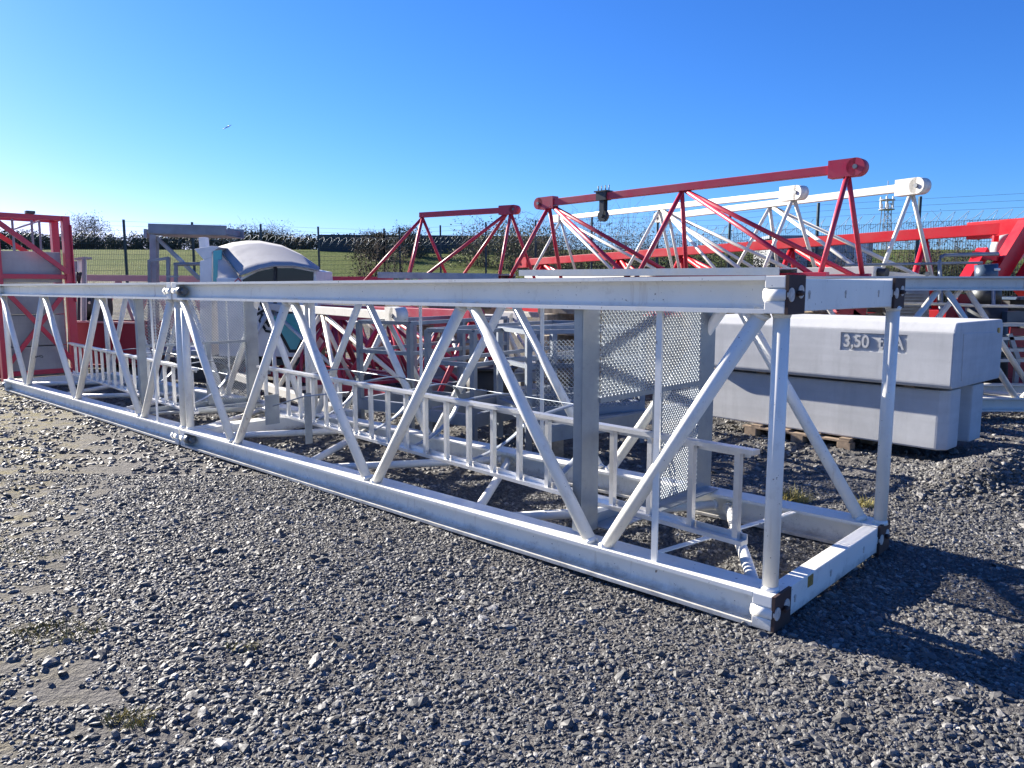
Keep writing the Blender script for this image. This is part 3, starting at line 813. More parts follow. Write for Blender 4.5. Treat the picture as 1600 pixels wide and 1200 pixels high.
for px in (222, 335): MB().beam(at(px, 550, YP), zbase(px, YP), .12, .7, (0, 1, 0)).build('support', 'galv_d', t)

# ------------------------------------------------------------------ crane cab
YC = 12.8
t = thing('crane_cab', zbase(400, YC), 'white crane cab with a curved grey roof and dark windows beside the platform', 'crane cab')
side = [(338, 402), (341, 388), (375, 434), (404, 421), (428, 416), (458, 416), (494, 423), (497, 470), (486, 548), (470, 558), (342, 556)]
back = V((0, 1.15, 0))
MB().prism([at(x, y, YC) for x, y in [(338, 434)] + side[2:]], back).build('body', 'cabwhite', t, bevel=.01)
NR = [(372, 430), (388, 425), (404, 419), (428, 414), (458, 414), (480, 417), (499, 422)]
FR = [(339, 386), (362, 379), (385, 376), (405, 376), (440, 383), (470, 397), (499, 417)]
nn = [at(x, y, YC - .12) for x, y in NR]; ff = [at(x, y, YC + 1.2) for x, y in FR]
rf = MB(); vs = []; K = 6
for a, b in zip(nn, ff):
    for k in range(K + 1):
        s_ = k / K; p = a.lerp(b, s_); p.z += .02 * math.sin(PI * s_); vs.append(p)
n1 = len(nn); lower = [p - V((0, 0, .025)) for p in vs]; m_ = len(vs)
fs = []
for i in range(n1 - 1):
    for k in range(K):
        q_ = (i * (K + 1) + k, (i + 1) * (K + 1) + k, (i + 1) * (K + 1) + k + 1, i * (K + 1) + k + 1)
        fs.append(q_); fs.append(tuple(m_ + i_ for i_ in q_[::-1]))
    for k in (0, K):
        q_ = (i * (K + 1) + k, (i + 1) * (K + 1) + k); fs.append((q_[0], q_[1], m_ + q_[1], m_ + q_[0]))
for i in (0, n1 - 1):
    for k in range(K): q_ = (i * (K + 1) + k, i * (K + 1) + k + 1); fs.append((q_[0], q_[1], m_ + q_[1], m_ + q_[0]))
rf.add(vs + lower, fs, True); rf.build('roof', 'roofgrey', t)
MB().prism([at(341, 390, YC + .9), at(374, 434, YC + .05), at(340, 434, YC + .05)], (.05, 0, 0)).build('gable', 'cabwhite', t)
MB().beam(at(341, 388, YC + 1.0), at(374, 431, YC - .13), .02, .03).build('roof_seam', 'sleeper', t)
MB().prism([at(*p, YC - .012) for p in [(379, 437), (404, 424), (428, 419), (428, 472), (384, 472)]], (0, .01, 0)).build('window', 'glass_d', t)
MB().prism([at(*p, YC - .012) for p in [(432, 419), (458, 419), (490, 425), (488, 472), (432, 472)]], (0, .01, 0)).build('window', 'glass_d', t)
MB().beam(at(430, 417, YC - .02), at(430, 474, YC - .02), .05, .03, (0, 1, 0)).build('pillar', 'black', t)
gp = [(424, 492), (477, 489), (474, 522), (463, 546), (454, 546), (447, 532)]
wf = MB().prism([at(*p, YC - .010) for p in [(419, 488), (481, 485), (478, 524), (465, 551), (452, 551), (443, 535)]], (0, .01, 0)).build('window_frame', 'black', t)
MB().prism([at(*p, YC - .02) for p in gp], (0, .01, 0)).build('pane', 'glass_t', wf)
ex = (at(431, 530, YC) - at(405, 488, YC)).normalized()
text_mesh('lettering', 'TEREX', .285, at(409.5, 494, YC - .012), ex, V((0, 0, 1)), 'ink', t, .006, .008)
tri = MB().prism([at(x, y, YC - .025) for x, y in ((372, 434), (381, 443), (363, 443))], (0, .008, 0)).build('warning_sign', 'redink', t)
MB().prism([at(x, y, YC - .03) for x, y in ((372, 436.4), (378, 442.2), (366, 442.2))], (0, .004, 0)).build('warning_face', 'cabwhite', tri)
MB().beam(at(342, 560, YC + .5), at(482, 562, YC + .5), 1.0, .1).build('underframe', 'dark', t); MB().beam(at(352, 565, YC + .5), zbase(352, YC + .5), .1, 1.0, (0, 1, 0)).beam(at(470, 565, YC + .5), zbase(470, YC + .5), .1, 1.0, (0, 1, 0)).build('feet', 'sleeper', t)
# white mast stub left of the cab
t = thing('cab_carrier', zbase(322, YC + .9), 'white upright carrier with a tinted side window between the platform and the cab', 'carrier')
MB().prism([at(*p, YC + .6) for p in [(312, 408), (331, 402), (331, 556), (312, 556)]], (0, .5, 0)).build('column', 'cabwhite', t, bevel=.01)
MB().prism([at(*p, YC + .6) for p in [(303, 389), (330, 384), (343, 386), (331, 394), (331, 402), (318, 406)]], (0, .5, 0)).build('head', 'cabwhite', t, bevel=.01)
MB().beam(at(318, 371, YC + 1.1), at(320, 392, YC + 1.1), .14, .14, (0, 1, 0)).build('neck', 'cabwhite', t, bevel=.02)
MB().prism([at(*p, YC + .58) for p in [(333, 392), (346, 390), (346, 440), (333, 440)]], (0, .03, 0)).build('window', 'glass_t', t)
MB().beam(at(321, 558, YC + .8), zbase(321, YC + .8), .4, .5, (0, 1, 0)).build('foot', 'dark', t)

# red tanks behind the mast
t = thing('red_tank', zbase(515, 14.8), 'dark red steel tank with a filler cap seen through the mast beside the cab', 'tank')
MB().prism([at(*p, 14.4) for p in [(492, 508), (536, 508), (536, 543), (492, 543)]], (0, .9, 0)).build('body', 'dred', t, bevel=.02)
MB().tube(at(530, 508, 14.8), at(530, 500, 14.8), .10, 16).build('cap', 'red_b', t)
MB().beam(at(494, 507, 14.38), at(537, 507, 14.38), .04, .05).build('rim', 'red', t)
for px in (497, 530): MB().beam(at(px, 543, 14.8), zbase(px, 14.8), .08, .8, (0, 1, 0)).build('skid', 'dark', t)
t = thing('red_girder', at(520, 436, 17.0), 'low red box girder lying between the cab and the smaller red jib', 'girder')
MB().beam(at(440, 437, 16.9), at(610, 439, 16.2), .3, .16).build('box', 'red', t, bevel=.006)
for px in (470, 590): MB().beam(at(px, 444, 16.5), zbase(px, 16.5), .15, .3).build('trestle', 'sleeper', t)

# ------------------------------------------------------------------ galvanised frames and mesh baskets behind the mast
def basket(corner, dx, dy, L, D, h, lab, mesh_side=True, rails=3, zf=.28):
    """open platform basket: base frame, posts, rails, mesh side"""
    c = V(corner); dx, dy = V(dx).normalized(), V(dy).normalized(); up = V((0, 0, 1))
    t = thing('galvanised_basket', (c.x, c.y, 0), lab, 'steel basket', 'galvanised baskets standing behind the mast')
    P = lambda a, b, z: V((c.x, c.y, 0)) + dx * a + dy * b + up * z
    b = MB()
    for q in (0, D): b.beam(P(0, q, zf), P(L, q, zf), .06, .14)
    for q in (0, L / 2, L): b.beam(P(q, 0, zf), P(q, D, zf), .06, .12)
    b.build('base_frame', 'galv_d', t)
    for a in (0, L / 2, L):
        for q in (0, D): MB().beam(P(a, q, 0.02), P(a, q, h), .055, .055, dx).build('post', 'galv_d', t)
    for k in range(rails):
        z = h - k * .33
        for q in (0, D): MB().beam(P(0, q, z), P(L, q, z), .045, .04).build('rail', 'galv_d', t)
        for a in (0, L): MB().beam(P(a, 0, z), P(a, D, z), .045, .04).build('rail', 'galv_d', t)
    if mesh_side:
        e = MB(); expanded(e, P(.06, -.03, zf + .05), dx, up, L - .12, h - zf - .12, .045, .022, .006); e.build('mesh_panel', 'mesh', t)
    return t


basket(at(640, 506, 8.35), (.545, .838, 0), (-.838, .545, 0), 1.9, .75, 1.22, 'galvanised open basket with three top rails, left of the black tub', False, 2)
basket(at(668, 513, 7.95), (.58, .815, 0), (.815, -.58, 0), 2.4, .6, 1.17, 'galvanised open basket nearest the mast, its corner posts beside the black tub', False, 2)
basket(at(826, 540, 7.35), (.93, .36, 0), (-.36, .93, 0), 1.25, .8, 1.18, 'galvanised basket with expanded mesh sides behind the landing', True, 2, .38)
t = thing('steel_channel', at(905, 655, 6.9), 'galvanised channel beam lying low behind the landing of the mast', 'steel channel')
MB().beam(at(850, 668, 6.9), at(1070, 632, 8.2), .16, .02).beam(at(850, 668, 6.82) - V((0, 0, .07)), at(1070, 632, 8.12) - V((0, 0, .07)), .012, .15).build('channel', 'galv', t)
for px in (870, 1040): MB().beam(at(px, 668, 7.2), zbase(px, 7.2), .12, .12, (0, 1, 0)).build('support', 'sleeper', t)
t = thing('plastic_tub', zbase(765, 9.6), 'black plastic tub standing between the galvanised baskets', 'tub')
cb = zbase(765, 9.8); tb = MB()
tb.tube(cb + V((0, 0, .02)), cb + V((0, 0, .60)), .24, 28, .33); tb.build('body', 'black', t)
MB().path([cb + V((.345 * math.cos(k * PI / 14), .345 * math.sin(k * PI / 14), .60)) for k in range(29)], .02, 8).build('rim', 'black', t)
GT = 'weathered beams in the pile behind the baskets'
for i, (a, b, y_, mt, lab) in enumerate((((640, 578), (860, 565), 12.0, 'galv_d', 'grey steel beam on top of the pile behind the baskets'), ((650, 592), (850, 580), 11.8, 'galv_d', 'grey steel beam beneath the top one in the pile'), ((700, 604), (800, 596), 11.4, 'sleeper', 'weathered timber beam in the pile above the black tub'), ((540, 582), (640, 590), 12.6, 'galv', 'pale steel beam lying left of the pile behind the mast'), ((480, 603), (640, 612), 11.2, 'white_b', 'white beam on the ground behind the ladder of the mast'))):
    P_, Q_ = at(*a, y_), at(*b, y_ + .5)
    o = thing('beam', (P_.x, P_.y, 0), lab, 'beam', GT)
    s_ = MB(); s_.beam(P_, Q_, .18, .02).beam(P_ - V((0, 0, .13)), Q_ - V((0, 0, .13)), .18, .02).beam(P_ - V((0, 0, .065)), Q_ - V((0, 0, .065)), .03, .11); s_.build('profile', mt, o)
    for k in (.15, .85):
        m0 = P_.lerp(Q_, k); MB().beam((m0.x, m0.y, 0), (m0.x, m0.y, m0.z - .14), .16, .16).build('bearer', 'sleeper', o)

# ------------------------------------------------------------------ right edge: machinery behind the second mast
t = thing('guard_rail', zbase(1500, 11.6), 'bent grey tubular guard rail above the second mast at the right', 'guard rail')
MB().path([at(1469, 470, 11.5), at(1468, 408, 11.5), at(1470, 402, 11.5), at(1476, 399, 11.5), at(1560, 396.5, 11.5)], .028, 10).path([at(1320, 414, 11.9), at(1400, 413, 11.8), at(1535, 410.5, 11.6)], .02, 8).build('tube', 'galv_d', t)
for px in (1470, 1552): MB().tube(at(px, 450, 11.5), zbase(px, 11.5), .028, 10).build('post', 'galv_d', t)
t = thing('electric_motor', zbase(1545, 11.9), 'dark blue upright electric motor before the raised red frame', 'motor')
MB().tube(at(1541, 413, 11.7), at(1541, 445, 11.7), .155, 26).build('housing', 'blue', t)
MB().tube(at(1541, 445, 11.7), at(1541, 478, 11.7), .20, 26).build('gearbox', 'dark', t)
MB().tube(at(1553, 421, 11.55), at(1562, 421, 11.55), .02, 8).build('shaft_end', 'cabwhite', t)
MB().tube(at(1541, 478, 11.7), zbase(1541, 11.7), .28, 24).build('pedestal', 'dark', t)
t = thing('radiator_cabinet', zbase(1425, 12.6), 'grey louvred cabinet seen under the chord of the second mast', 'cabinet')
MB().prism([at(*p, 12.4) for p in [(1395, 452), (1452, 452), (1452, 560), (1395, 560)]], (0, .6, 0)).build('body', 'grey', t, bevel=.01)
for k in range(9): MB().beam(at(1400, 458 + k * 5, 12.36), at(1446, 458 + k * 5, 12.36), .03, .018).build('louvre', 'galv', t)
MB().beam(at(1423, 560, 12.7), zbase(1423, 12.7), .5, .5, (0, 1, 0)).build('plinth', 'dark', t)
t = thing('red_machine_frame', zbase(1540, 12.6), 'dark red machine frame half hidden behind the second mast', 'machine frame')
for a, b in (((1310, 480), (1360, 520)), ((1340, 470), (1330, 560)), ((1500, 460), (1490, 520)), ((1510, 470), (1540, 520)), ((1570, 520), (1640, 520)), ((1560, 560), (1650, 562))):
    MB().beam(at(*a, 12.3), at(*b, 12.3), .25, .2).build('member', 'dred', t)
MB().prism([at(*p, 12.2) for p in [(1575, 505), (1660, 505), (1660, 620), (1575, 620)]], (0, .8, 0)).build('box', 'dred', t)
MB().beam(at(1320, 560, 12.3), at(1660, 612, 12.3), .4, .2).build('base', 'dred', t)
t = thing('step_frame', zbase(1590, 10.9), 'grey steel step frame with treads at the right edge behind the blocks', 'steps')
for y_ in (507, 528, 546, 562): MB().beam(at(1552, y_, 11.1), at(1690, y_, 11.1), .25, .045).build('tread', 'galv', t)
for a, b in (((1577, 522), (1590, 560)), ((1590, 560), (1585, 610)), ((1640, 500), (1640, 640))): MB().beam(at(*a, 11.0), at(*b, 11.0), .05, .06).build('upright', 'galv_d', t)
MB().prism([at(*p, 11.3) for p in [(1574, 487), (1600, 486), (1600, 506), (1574, 506)]], (0, .15, 0)).build('box', 'blue', t)
MB().path([at(1400, 474, 11.0), at(1470, 475, 11.0), at(1540, 478, 11.0), at(1620, 479, 11.0)], .022, 8).build('hand_tube', 'white_b', t)
t = thing('equipment_box', zbase(1590, 12.1), 'black equipment box on top of the dark red machine at the right edge', 'equipment box')
MB().prism([at(*p, 11.9) for p in [(1578, 468), (1625, 467), (1625, 486), (1578, 486)]], (0, .5, 0)).build('body', 'black', t, bevel=.015); MB().beam(at(1575, 466, 11.9), at(1628, 465, 11.9), .6, .04).build('lid', 'blue', t)
MB().beam(at(1600, 487, 12.1), at(1600, 512, 12.1), .1, .3, (0, 1, 0)).build('stand', 'dark', t)

# ------------------------------------------------------------------ fence
def fence(pts, lab):
    r = thing('mesh_fence', (pts[0].x, pts[0].y, hills(pts[0].x, pts[0].y)), lab, 'fence', 'dark mesh fence along the field')
    up = V((0, 0, 1)); MT = -.62     # mesh top below post top
    for p in pts: MB().beam((p.x, p.y, hills(p.x, p.y) - .2), p, .075, .06).build('post', 'fence', r)
    for a, b in zip(pts, pts[1:]):
        d = V((b.x - a.x, b.y - a.y, 0)); L = d.length; mb = MB(); n = int(L / .055)
        for i in range(1, n):
            t_ = i / n; x, y = a.x + d.x * t_, a.y + d.y * t_; zt = a.z + (b.z - a.z) * t_ + MT
            mb.beam((x, y, hills(x, y) + .03), (x, y, zt), .006, .006)
        for k in range(12):
            f_ = k / 11
            za = hills(a.x, a.y) + .05 + (a.z + MT - .02 - hills(a.x, a.y) - .05) * f_; zb_ = hills(b.x, b.y) + .05 + (b.z + MT - .02 - hills(b.x, b.y) - .05) * f_
            mb.beam((a.x, a.y - .01, za), (b.x, b.y - .01, zb_), .007, .008)
        mb.build('mesh_panel', 'fence', r)
        w = MB()
        for k, dz in enumerate((-.06, -.22, -.38)): w.beam(a + up * dz, b + up * dz, .006, .006)
        w.build('barbed_wire', 'wire', r)
        coil = []; turns = int(L / .28)
        for k in range(turns * 12 + 1):
            s_ = k / (turns * 12); th = k * 2 * PI / 12
            c_ = a.lerp(b, s_) + up * (MT + .04); nrm = V((-d.y, d.x, 0)).normalized()
            coil.append(c_ + up * .17 * math.sin(th) + nrm * .17 * math.cos(th) + d / L * .12 * math.sin(th))
        MB().path(coil, .006, 4).build('razor_wire', 'wire', r)
    return r


fence(FENCE_L, 'dark mesh fence with razor wire running from the left edge to its corner')
fence(FENCE_R, 'dark mesh fence with razor wire running from its corner to the right edge')


# ------------------------------------------------------------------ hedges, shrubs and far things
def g1(q): return max(-1.6, min(1.6, q.gauss(0, 1)))


def shrub(name, c, rx, ry, h, nleaf, leaf, mat, lab, cat, grp, twigs=30, tw_r=.012, seed=0, bare=.3, flat_top=.0):
    q = random.Random(seed); c = V(c); t = thing(name, c, lab, cat, grp)
    tb = MB(); tips = []
    for i in range(twigs):
        a = q.uniform(0, 2 * PI); rr = math.sqrt(q.random())
        b0 = c + V((rx * .5 * rr * math.cos(a), ry * .5 * rr * math.sin(a), -.1))
        hh = h * q.uniform(.55, 1.0 + bare)
        p = [b0]; dirx = V((math.cos(a) * rx * .5 * q.random(), math.sin(a) * ry * .5 * q.random(), hh))
        for k in range(1, 5):
            p.append(b0 + dirx * (k / 4) + V((q.gauss(0, .06), q.gauss(0, .06), 0)) * h * .4)
        for k in range(4): tb.tube(p[k], p[k + 1], tw_r * (1 - .2 * k), 4, tw_r * (.8 - .2 * k))
        for k in range(5):
            s_ = q.uniform(.35, 1); m0 = b0 + dirx * s_
            e_ = m0 + V((q.gauss(0, .16) * h, q.gauss(0, .16) * h, q.uniform(.05, .25) * h)); tb.tube(m0, e_, tw_r * .5, 3, tw_r * .2); tips.append(e_)
    tb.build('stem', 'twig', t)
    lb = MB(); clumps = []
    for i in range(max(8, nleaf // 120)):
        a = q.uniform(0, 2 * PI); rr = q.random() ** .5; z = h * q.uniform(.08, .95) * (1 - .35 * rr * rr)
        clumps.append((c + V((rx * rr * math.cos(a), ry * rr * math.sin(a), z)), h * q.uniform(.08, .2)))
    for i in range(nleaf):
        if q.random() < .02 and tips: m0 = q.choice(tips) + V((q.gauss(0, .05), q.gauss(0, .05), q.gauss(0, .05))) * h
        else:
            cc, rr = q.choice(clumps); m0 = cc + V((g1(q) * rr * 1.5, g1(q) * rr * 1.5, g1(q) * rr))
        if m0.z < c.z: m0.z = c.z + q.random() * .2 * h
        d1 = V((q.gauss(0, 1), q.gauss(0, 1), q.gauss(0, .7))).normalized(); d2 = d1.cross(V((q.gauss(0, 1), q.gauss(0, 1), q.gauss(0, 1)))).normalized()
        s_ = leaf * q.uniform(.6, 1.4)
        lb.add([m0 - d1 * s_, m0 + d2 * s_ * .55, m0 + d1 * s_, m0 - d2 * s_ * .55], [(0, 1, 2, 3)])
    lb.build('foliage', mat, t)
    return t


def gpt(px, Y, dz=0):
    p = at(px, 450, Y); return V((p.x, Y, hills(p.x, Y) + dz))


GH = 'bushes of the far hedge across the field'
heights = [2.0, 2.4, 2.9, 2.1, 2.3, 2.0, 2.2, 2.3, 2.7, 2.9, 2.6, 2.2, 2.0, 2.1, 2.2, 2.0]
for i in range(16):
    px = -60 + i * 45; big = heights[i]
    shrub('hedge_bush', gpt(px, 62 + (i % 3) * .8, -.1), 2.4, .9, big * .62, 3800, .08, M['leaf_dark'] if i % 4 else M['leaf_brown'],
          ['dark green hedge bush on the skyline behind the left field', 'low dark hedge bush in the row behind the field'][i % 2], 'hedge bush', GH, 10, .018, 100 + i, .02)
GTd = 'trees rising over the far hedge'
for px, Y, w, hh, lab, mt in ((143, 66, 1.6, 4.3, 'small round evergreen tree rising over the left hedge', 'leaf_dark'), (398, 70, 2.6, 3.9, 'wide leafless tree over the hedge behind the cab roof', 'leaf_brown'), (440, 72, 2.3, 4.0, 'rounded tree just right of the leafless one over the cab', 'leaf_brown'),
                              (588, 48, 1.3, 2.6, 'dark bush with bare twigs at the corner of the fence', 'leaf_brown'), (640, 50, 1.3, 2.9, 'dark leafy bush left of the small grey sheds', 'leaf_dark'), (760, 44, 2.2, 3.8, 'pale budding tree behind the smaller red jib', 'leaf_pale'), (820, 42, 1.7, 4.2, 'taller pale budding tree between the two red jibs', 'leaf_pale')):
    shrub('tree', gpt(px, Y, -.1), w, w * .7, hh * .68, 4200, .055, M[mt], lab, 'tree', GTd, 40, .022, int(px), .12)
GB = 'brambly shrubs just behind the right fence'
shr = [(870, 30, 1.7, 3.6, 'leaf_brown', 'brown green shrub with tall bare twigs left of the hanging pulley'), (950, 29, 1.8, 3.8, 'leaf_brown', 'brown green twiggy shrub right under the hanging pulley'),
       (1030, 27.5, 1.6, 3.3, 'leaf_brown', 'brown twiggy shrub behind the left end of the white jib'), (1120, 26.5, 1.6, 3.0, 'leaf_bramble', 'dark shrub behind the middle of the pulley jib'),
       (1210, 25.5, 1.3, 2.5, 'leaf_bramble', 'low dark shrub behind the right end of the middle white jib'), (1320, 24.5, 1.4, 2.4, 'leaf_bramble', 'dark bramble below the lattice tower'),
       (1400, 23.5, 1.4, 2.9, 'leaf_bramble', 'dark bramble behind the right end of the white jib'), (1480, 22.6, 1.4, 3.2, 'leaf_bramble', 'tall dark bramble climbing through the razor wire'), (1570, 21.8, 1.4, 2.6, 'leaf_bramble', 'dark bramble behind the raised red frame'), (1650, 21, 1.4, 2.6, 'leaf_bramble', 'dark bramble at the right edge of the fence')]
for i, (px, Y, w, hh, mt, lab) in enumerate(shr):
    shrub('shrub', gpt(px, Y, -.05), w, .8, (hh - .8) * .86, 8000, .030, M[mt], lab, 'shrub', GB, 70, .011, 300 + i, .4)
for i, (px, Y, hh, lab) in enumerate(((575, 31.2, 1.7, 'nearly bare sapling growing by the left corner fence post'), (615, 30.5, 1.6, 'nearly bare sapling growing just right of the fence corner'))):
    shrub('sapling', gpt(px, Y), .8, .5, hh, 260, .05, M['leaf_brown'], lab, 'sapling', 'saplings at the fence corner', 30, .014, 500 + i, .4)
for i in range(5):
    shrub('weed_clump', gpt(180 + i * 75, 28.0 + i * .5, -.05), 1.2, .4, .55, 500, .05, M['leaf_pale'] if i % 2 else M['leaf_brown'], 'tangle of weeds along the foot of the left fence', 'weeds', 'weeds along the left fence', 10, .008, 600 + i, .5)
t = thing('netting_screen', gpt(500, 56), 'long dark netting screen along the far side of the field', 'screen')
for k in range(14):
    a, b = gpt(500 + k * 26, 56 - k * .25), gpt(526 + k * 26, 56 - k * .25 - .25)
    MB().prism([a + V((0, 0, -.1)), b + V((0, 0, -.1)), b + V((0, 0, 1.2)), a + V((0, 0, 1.2))], (0, .08, 0)).build('panel', 'screen', t)
for px, w, hh, lab in ((690, 4.7, 6.2, 'small grey shed with a flat roof beyond the field, left one'), (738, 5.8, 6.0, 'wider brownish grey shed beyond the field, right one')):
    c = gpt(px, 150); o = thing('shed', c, lab, 'shed', 'sheds beyond the field')
    MB().beam(c + V((-w / 2, 0, hh / 2)), c + V((w / 2, 0, hh / 2)), 6, hh).build('wall', 'sleeper', o); MB().beam(c + V((-w / 2 - .2, 0, hh + .1)), c + V((w / 2 + .2, 0, hh + .1)), 6.6, .25).build('roof', 'galv_d', o)
    MB().beam(c + V((-w / 4, -3.03, 3.4)), c + V((w / 4, -3.03, 3.4)), .05, 3.2).build('door', 'dark', o)
# pale hut behind the right fence
c = gpt(1265, 30); t = thing('hut', c, 'pale hut behind the long red jib, right of the middle', 'hut')
MB().beam(c + V((-1.9, 0, .9)), c + V((1.9, 0, .9)), 2, 2.2).build('wall', 'grey', t); MB().beam(c + V((-2.0, 0, 2.08)), c + V((2.0, 0, 2.08)), 2.2, .12).build('roof', 'galv_d', t)
MB().beam(c + V((-.5, -1.02, 1.2)), c + V((.1, -1.02, 1.2)), .04, .9).build('window', 'glass_d', t); MB().beam(c + V((1.2, -1.02, 1.0)), c + V((1.7, -1.02, 1.0)), .04, 1.9).build('door', 'cabwhite', t)
# telecom tower
c = gpt(1378, 160); t = thing('lattice_tower', c, 'slender pale telecom lattice tower on the horizon at right', 'tower')
top = at(1378, 318, 160).z; tw = MB(); n = 12
for i in range(n):
    z0, z1 = c.z + (top - c.z) * i / n, c.z + (top - c.z) * (i + 1) / n; w0, w1 = 1.1 - .5 * i / n, 1.1 - .5 * (i + 1) / n
    for sx, sy in ((-1, -1), (1, -1), (1, 1), (-1, 1)): tw.beam((c.x + sx * w0, c.y + sy * w0, z0), (c.x + sx * w1, c.y + sy * w1, z1), .14, .14)
    for s_ in (-1, 1): tw.beam((c.x - w0 * s_, c.y - w0, z0), (c.x + w1 * s_, c.y - w1, z1), .09, .09)
    tw.beam((c.x - w1, c.y - w1, z1), (c.x + w1, c.y - w1, z1), .09, .09)
tw.build('lattice', 'roofgrey', t)
for z_ in (top - 1.3, top + .6): MB().tube((c.x, c.y, z_), (c.x, c.y, z_ + .18), 1.5, 16).build('gallery', 'roofgrey', t)
for k in range(6):
    a = k * PI / 3; MB().beam((c.x + 1.3 * math.cos(a), c.y + 1.3 * math.sin(a), top - .9), (c.x + 1.3 * math.cos(a), c.y + 1.3 * math.sin(a), top + 1.3), .3, .2).build('antenna', 'cabwhite', t)
MB().beam((c.x, c.y, top + .6), (c.x, c.y, top + 4.5), .1, .1).build('spike', 'roofgrey', t)

# ------------------------------------------------------------------ gravel (stuff) and grass tufts
def gravel(name, rect, dens, smin, smax, seed, step=.12, cut=.40, power=2.2, rocks=7):
    (xa, xb, ya, yb, test) = rect
    mb = MB(); xs = [xa + i * step for i in range(int((xb - xa) / step) + 1)]; ys = [ya + j * step for j in range(int((yb - ya) / step) + 1)]
    for j in range(len(ys) - 1):
        for i in range(len(xs) - 1):
            if not test((xs[i] + xs[i + 1]) / 2, (ys[j] + ys[j + 1]) / 2): continue
            mb.add([(x, y, ground_z(x, y)) for x, y in ((xs[i], ys[j]), (xs[i + 1], ys[j]), (xs[i + 1], ys[j + 1]), (xs[i], ys[j + 1]))], [(0, 1, 2, 3)])
    ob = mb.build(name, M['stone']); ob['kind'] = 'stuff'
    ng = bpy.data.node_groups.new(name, 'GeometryNodeTree')
    ng.interface.new_socket('Geometry', in_out='INPUT', socket_type='NodeSocketGeometry'); ng.interface.new_socket('Geometry', in_out='OUTPUT', socket_type='NodeSocketGeometry')
    nd, L = ng.nodes, ng.links
    gi, go = nd.new('NodeGroupInput'), nd.new('NodeGroupOutput')
    dp = nd.new('GeometryNodeDistributePointsOnFaces'); dp.inputs['Seed'].default_value = seed
    pos = nd.new('GeometryNodeInputPosition'); nz = nd.new('ShaderNodeTexNoise'); nz.inputs['Scale'].default_value = .9; nz.inputs['Detail'].default_value = 4
    L.new(pos.outputs[0], nz.inputs['Vector'])
    mr = nd.new('ShaderNodeMapRange'); mr.inputs[1].default_value = cut - .06; mr.inputs[2].default_value = cut + .12; mr.inputs[3].default_value = dens * .25; mr.inputs[4].default_value = dens
    L.new(nz.outputs[0], mr.inputs[0])
    L.new(gi.outputs[0], dp.inputs['Mesh']); L.new(mr.outputs[0], dp.inputs['Density'])
    jn_ = nd.new('GeometryNodeJoinGeometry')
    for k in range(rocks):
        ic = nd.new('GeometryNodeMeshIcoSphere'); ic.inputs['Radius'].default_value = 1; ic.inputs['Subdivisions'].default_value = 2
        p2 = nd.new('GeometryNodeInputPosition'); add = nd.new('ShaderNodeVectorMath'); add.operation = 'ADD'; add.inputs[1].default_value = (k * 7.3, k * 3.1, k * 1.7)
        n2 = nd.new('ShaderNodeTexNoise'); n2.inputs['Scale'].default_value = .75; n2.inputs['Detail'].default_value = 2.0
        sub = nd.new('ShaderNodeVectorMath'); sub.operation = 'SUBTRACT'; sub.inputs[1].default_value = (.5, .5, .5)
        sca = nd.new('ShaderNodeVectorMath'); sca.operation = 'SCALE'; sca.inputs['Scale'].default_value = 2.3
        sp = nd.new('GeometryNodeSetPosition'); g2 = nd.new('GeometryNodeGeometryToInstance')
        L.new(p2.outputs[0], add.inputs[0]); L.new(add.outputs[0], n2.inputs['Vector']); L.new(n2.outputs['Color'], sub.inputs[0]); L.new(sub.outputs[0], sca.inputs[0])
        L.new(ic.outputs[0], sp.inputs['Geometry']); L.new(sca.outputs[0], sp.inputs['Offset'])
        ss = nd.new('GeometryNodeSetShadeSmooth'); ss.inputs['Shade Smooth'].default_value = False
        L.new(sp.outputs[0], ss.inputs[0]); L.new(ss.outputs[0], g2.inputs[0]); L.new(g2.outputs[0], jn_.inputs[0])
    ip = nd.new('GeometryNodeInstanceOnPoints'); ip.inputs['Pick Instance'].default_value = True
    rr = nd.new('FunctionNodeRandomValue'); rr.data_type = 'FLOAT_VECTOR'; rr.inputs[0].default_value = (-.55, -.55, 0); rr.inputs[1].default_value = (.55, .55, 6.28)
    r1 = nd.new('FunctionNodeRandomValue'); r1.data_type = 'FLOAT'; r1.inputs[2].default_value = 0; r1.inputs[3].default_value = 1; r1.inputs['Seed'].default_value = seed + 5
    pw_ = nd.new('ShaderNodeMath'); pw_.operation = 'POWER'; pw_.inputs[1].default_value = power
    mr2 = nd.new('ShaderNodeMapRange'); mr2.inputs[3].default_value = smin; mr2.inputs[4].default_value = smax
    rv = nd.new('FunctionNodeRandomValue'); rv.data_type = 'FLOAT_VECTOR'; rv.inputs[0].default_value = (.85, .6, .40); rv.inputs[1].default_value = (1.35, 1.0, .72); rv.inputs['Seed'].default_value = seed + 9
    vs_ = nd.new('ShaderNodeVectorMath'); vs_.operation = 'SCALE'
    L.new(r1.outputs[1], pw_.inputs[0]); L.new(pw_.outputs[0], mr2.inputs[0]); L.new(rv.outputs[0], vs_.inputs[0]); L.new(mr2.outputs[0], vs_.inputs['Scale'])
    L.new(dp.outputs['Points'], ip.inputs['Points']); L.new(jn_.outputs[0], ip.inputs['Instance']); L.new(rr.outputs[0], ip.inputs['Rotation']); L.new(vs_.outputs[0], ip.inputs['Scale'])
    sm = nd.new('GeometryNodeSetMaterial'); sm.inputs['Material'].default_value = M['stone']
    L.new(ip.outputs[0], sm.inputs['Geometry']); L.new(sm.outputs[0], go.inputs[0])
    md = ob.modifiers.new('scatter', 'NODES'); md.node_group = ng
    return ob


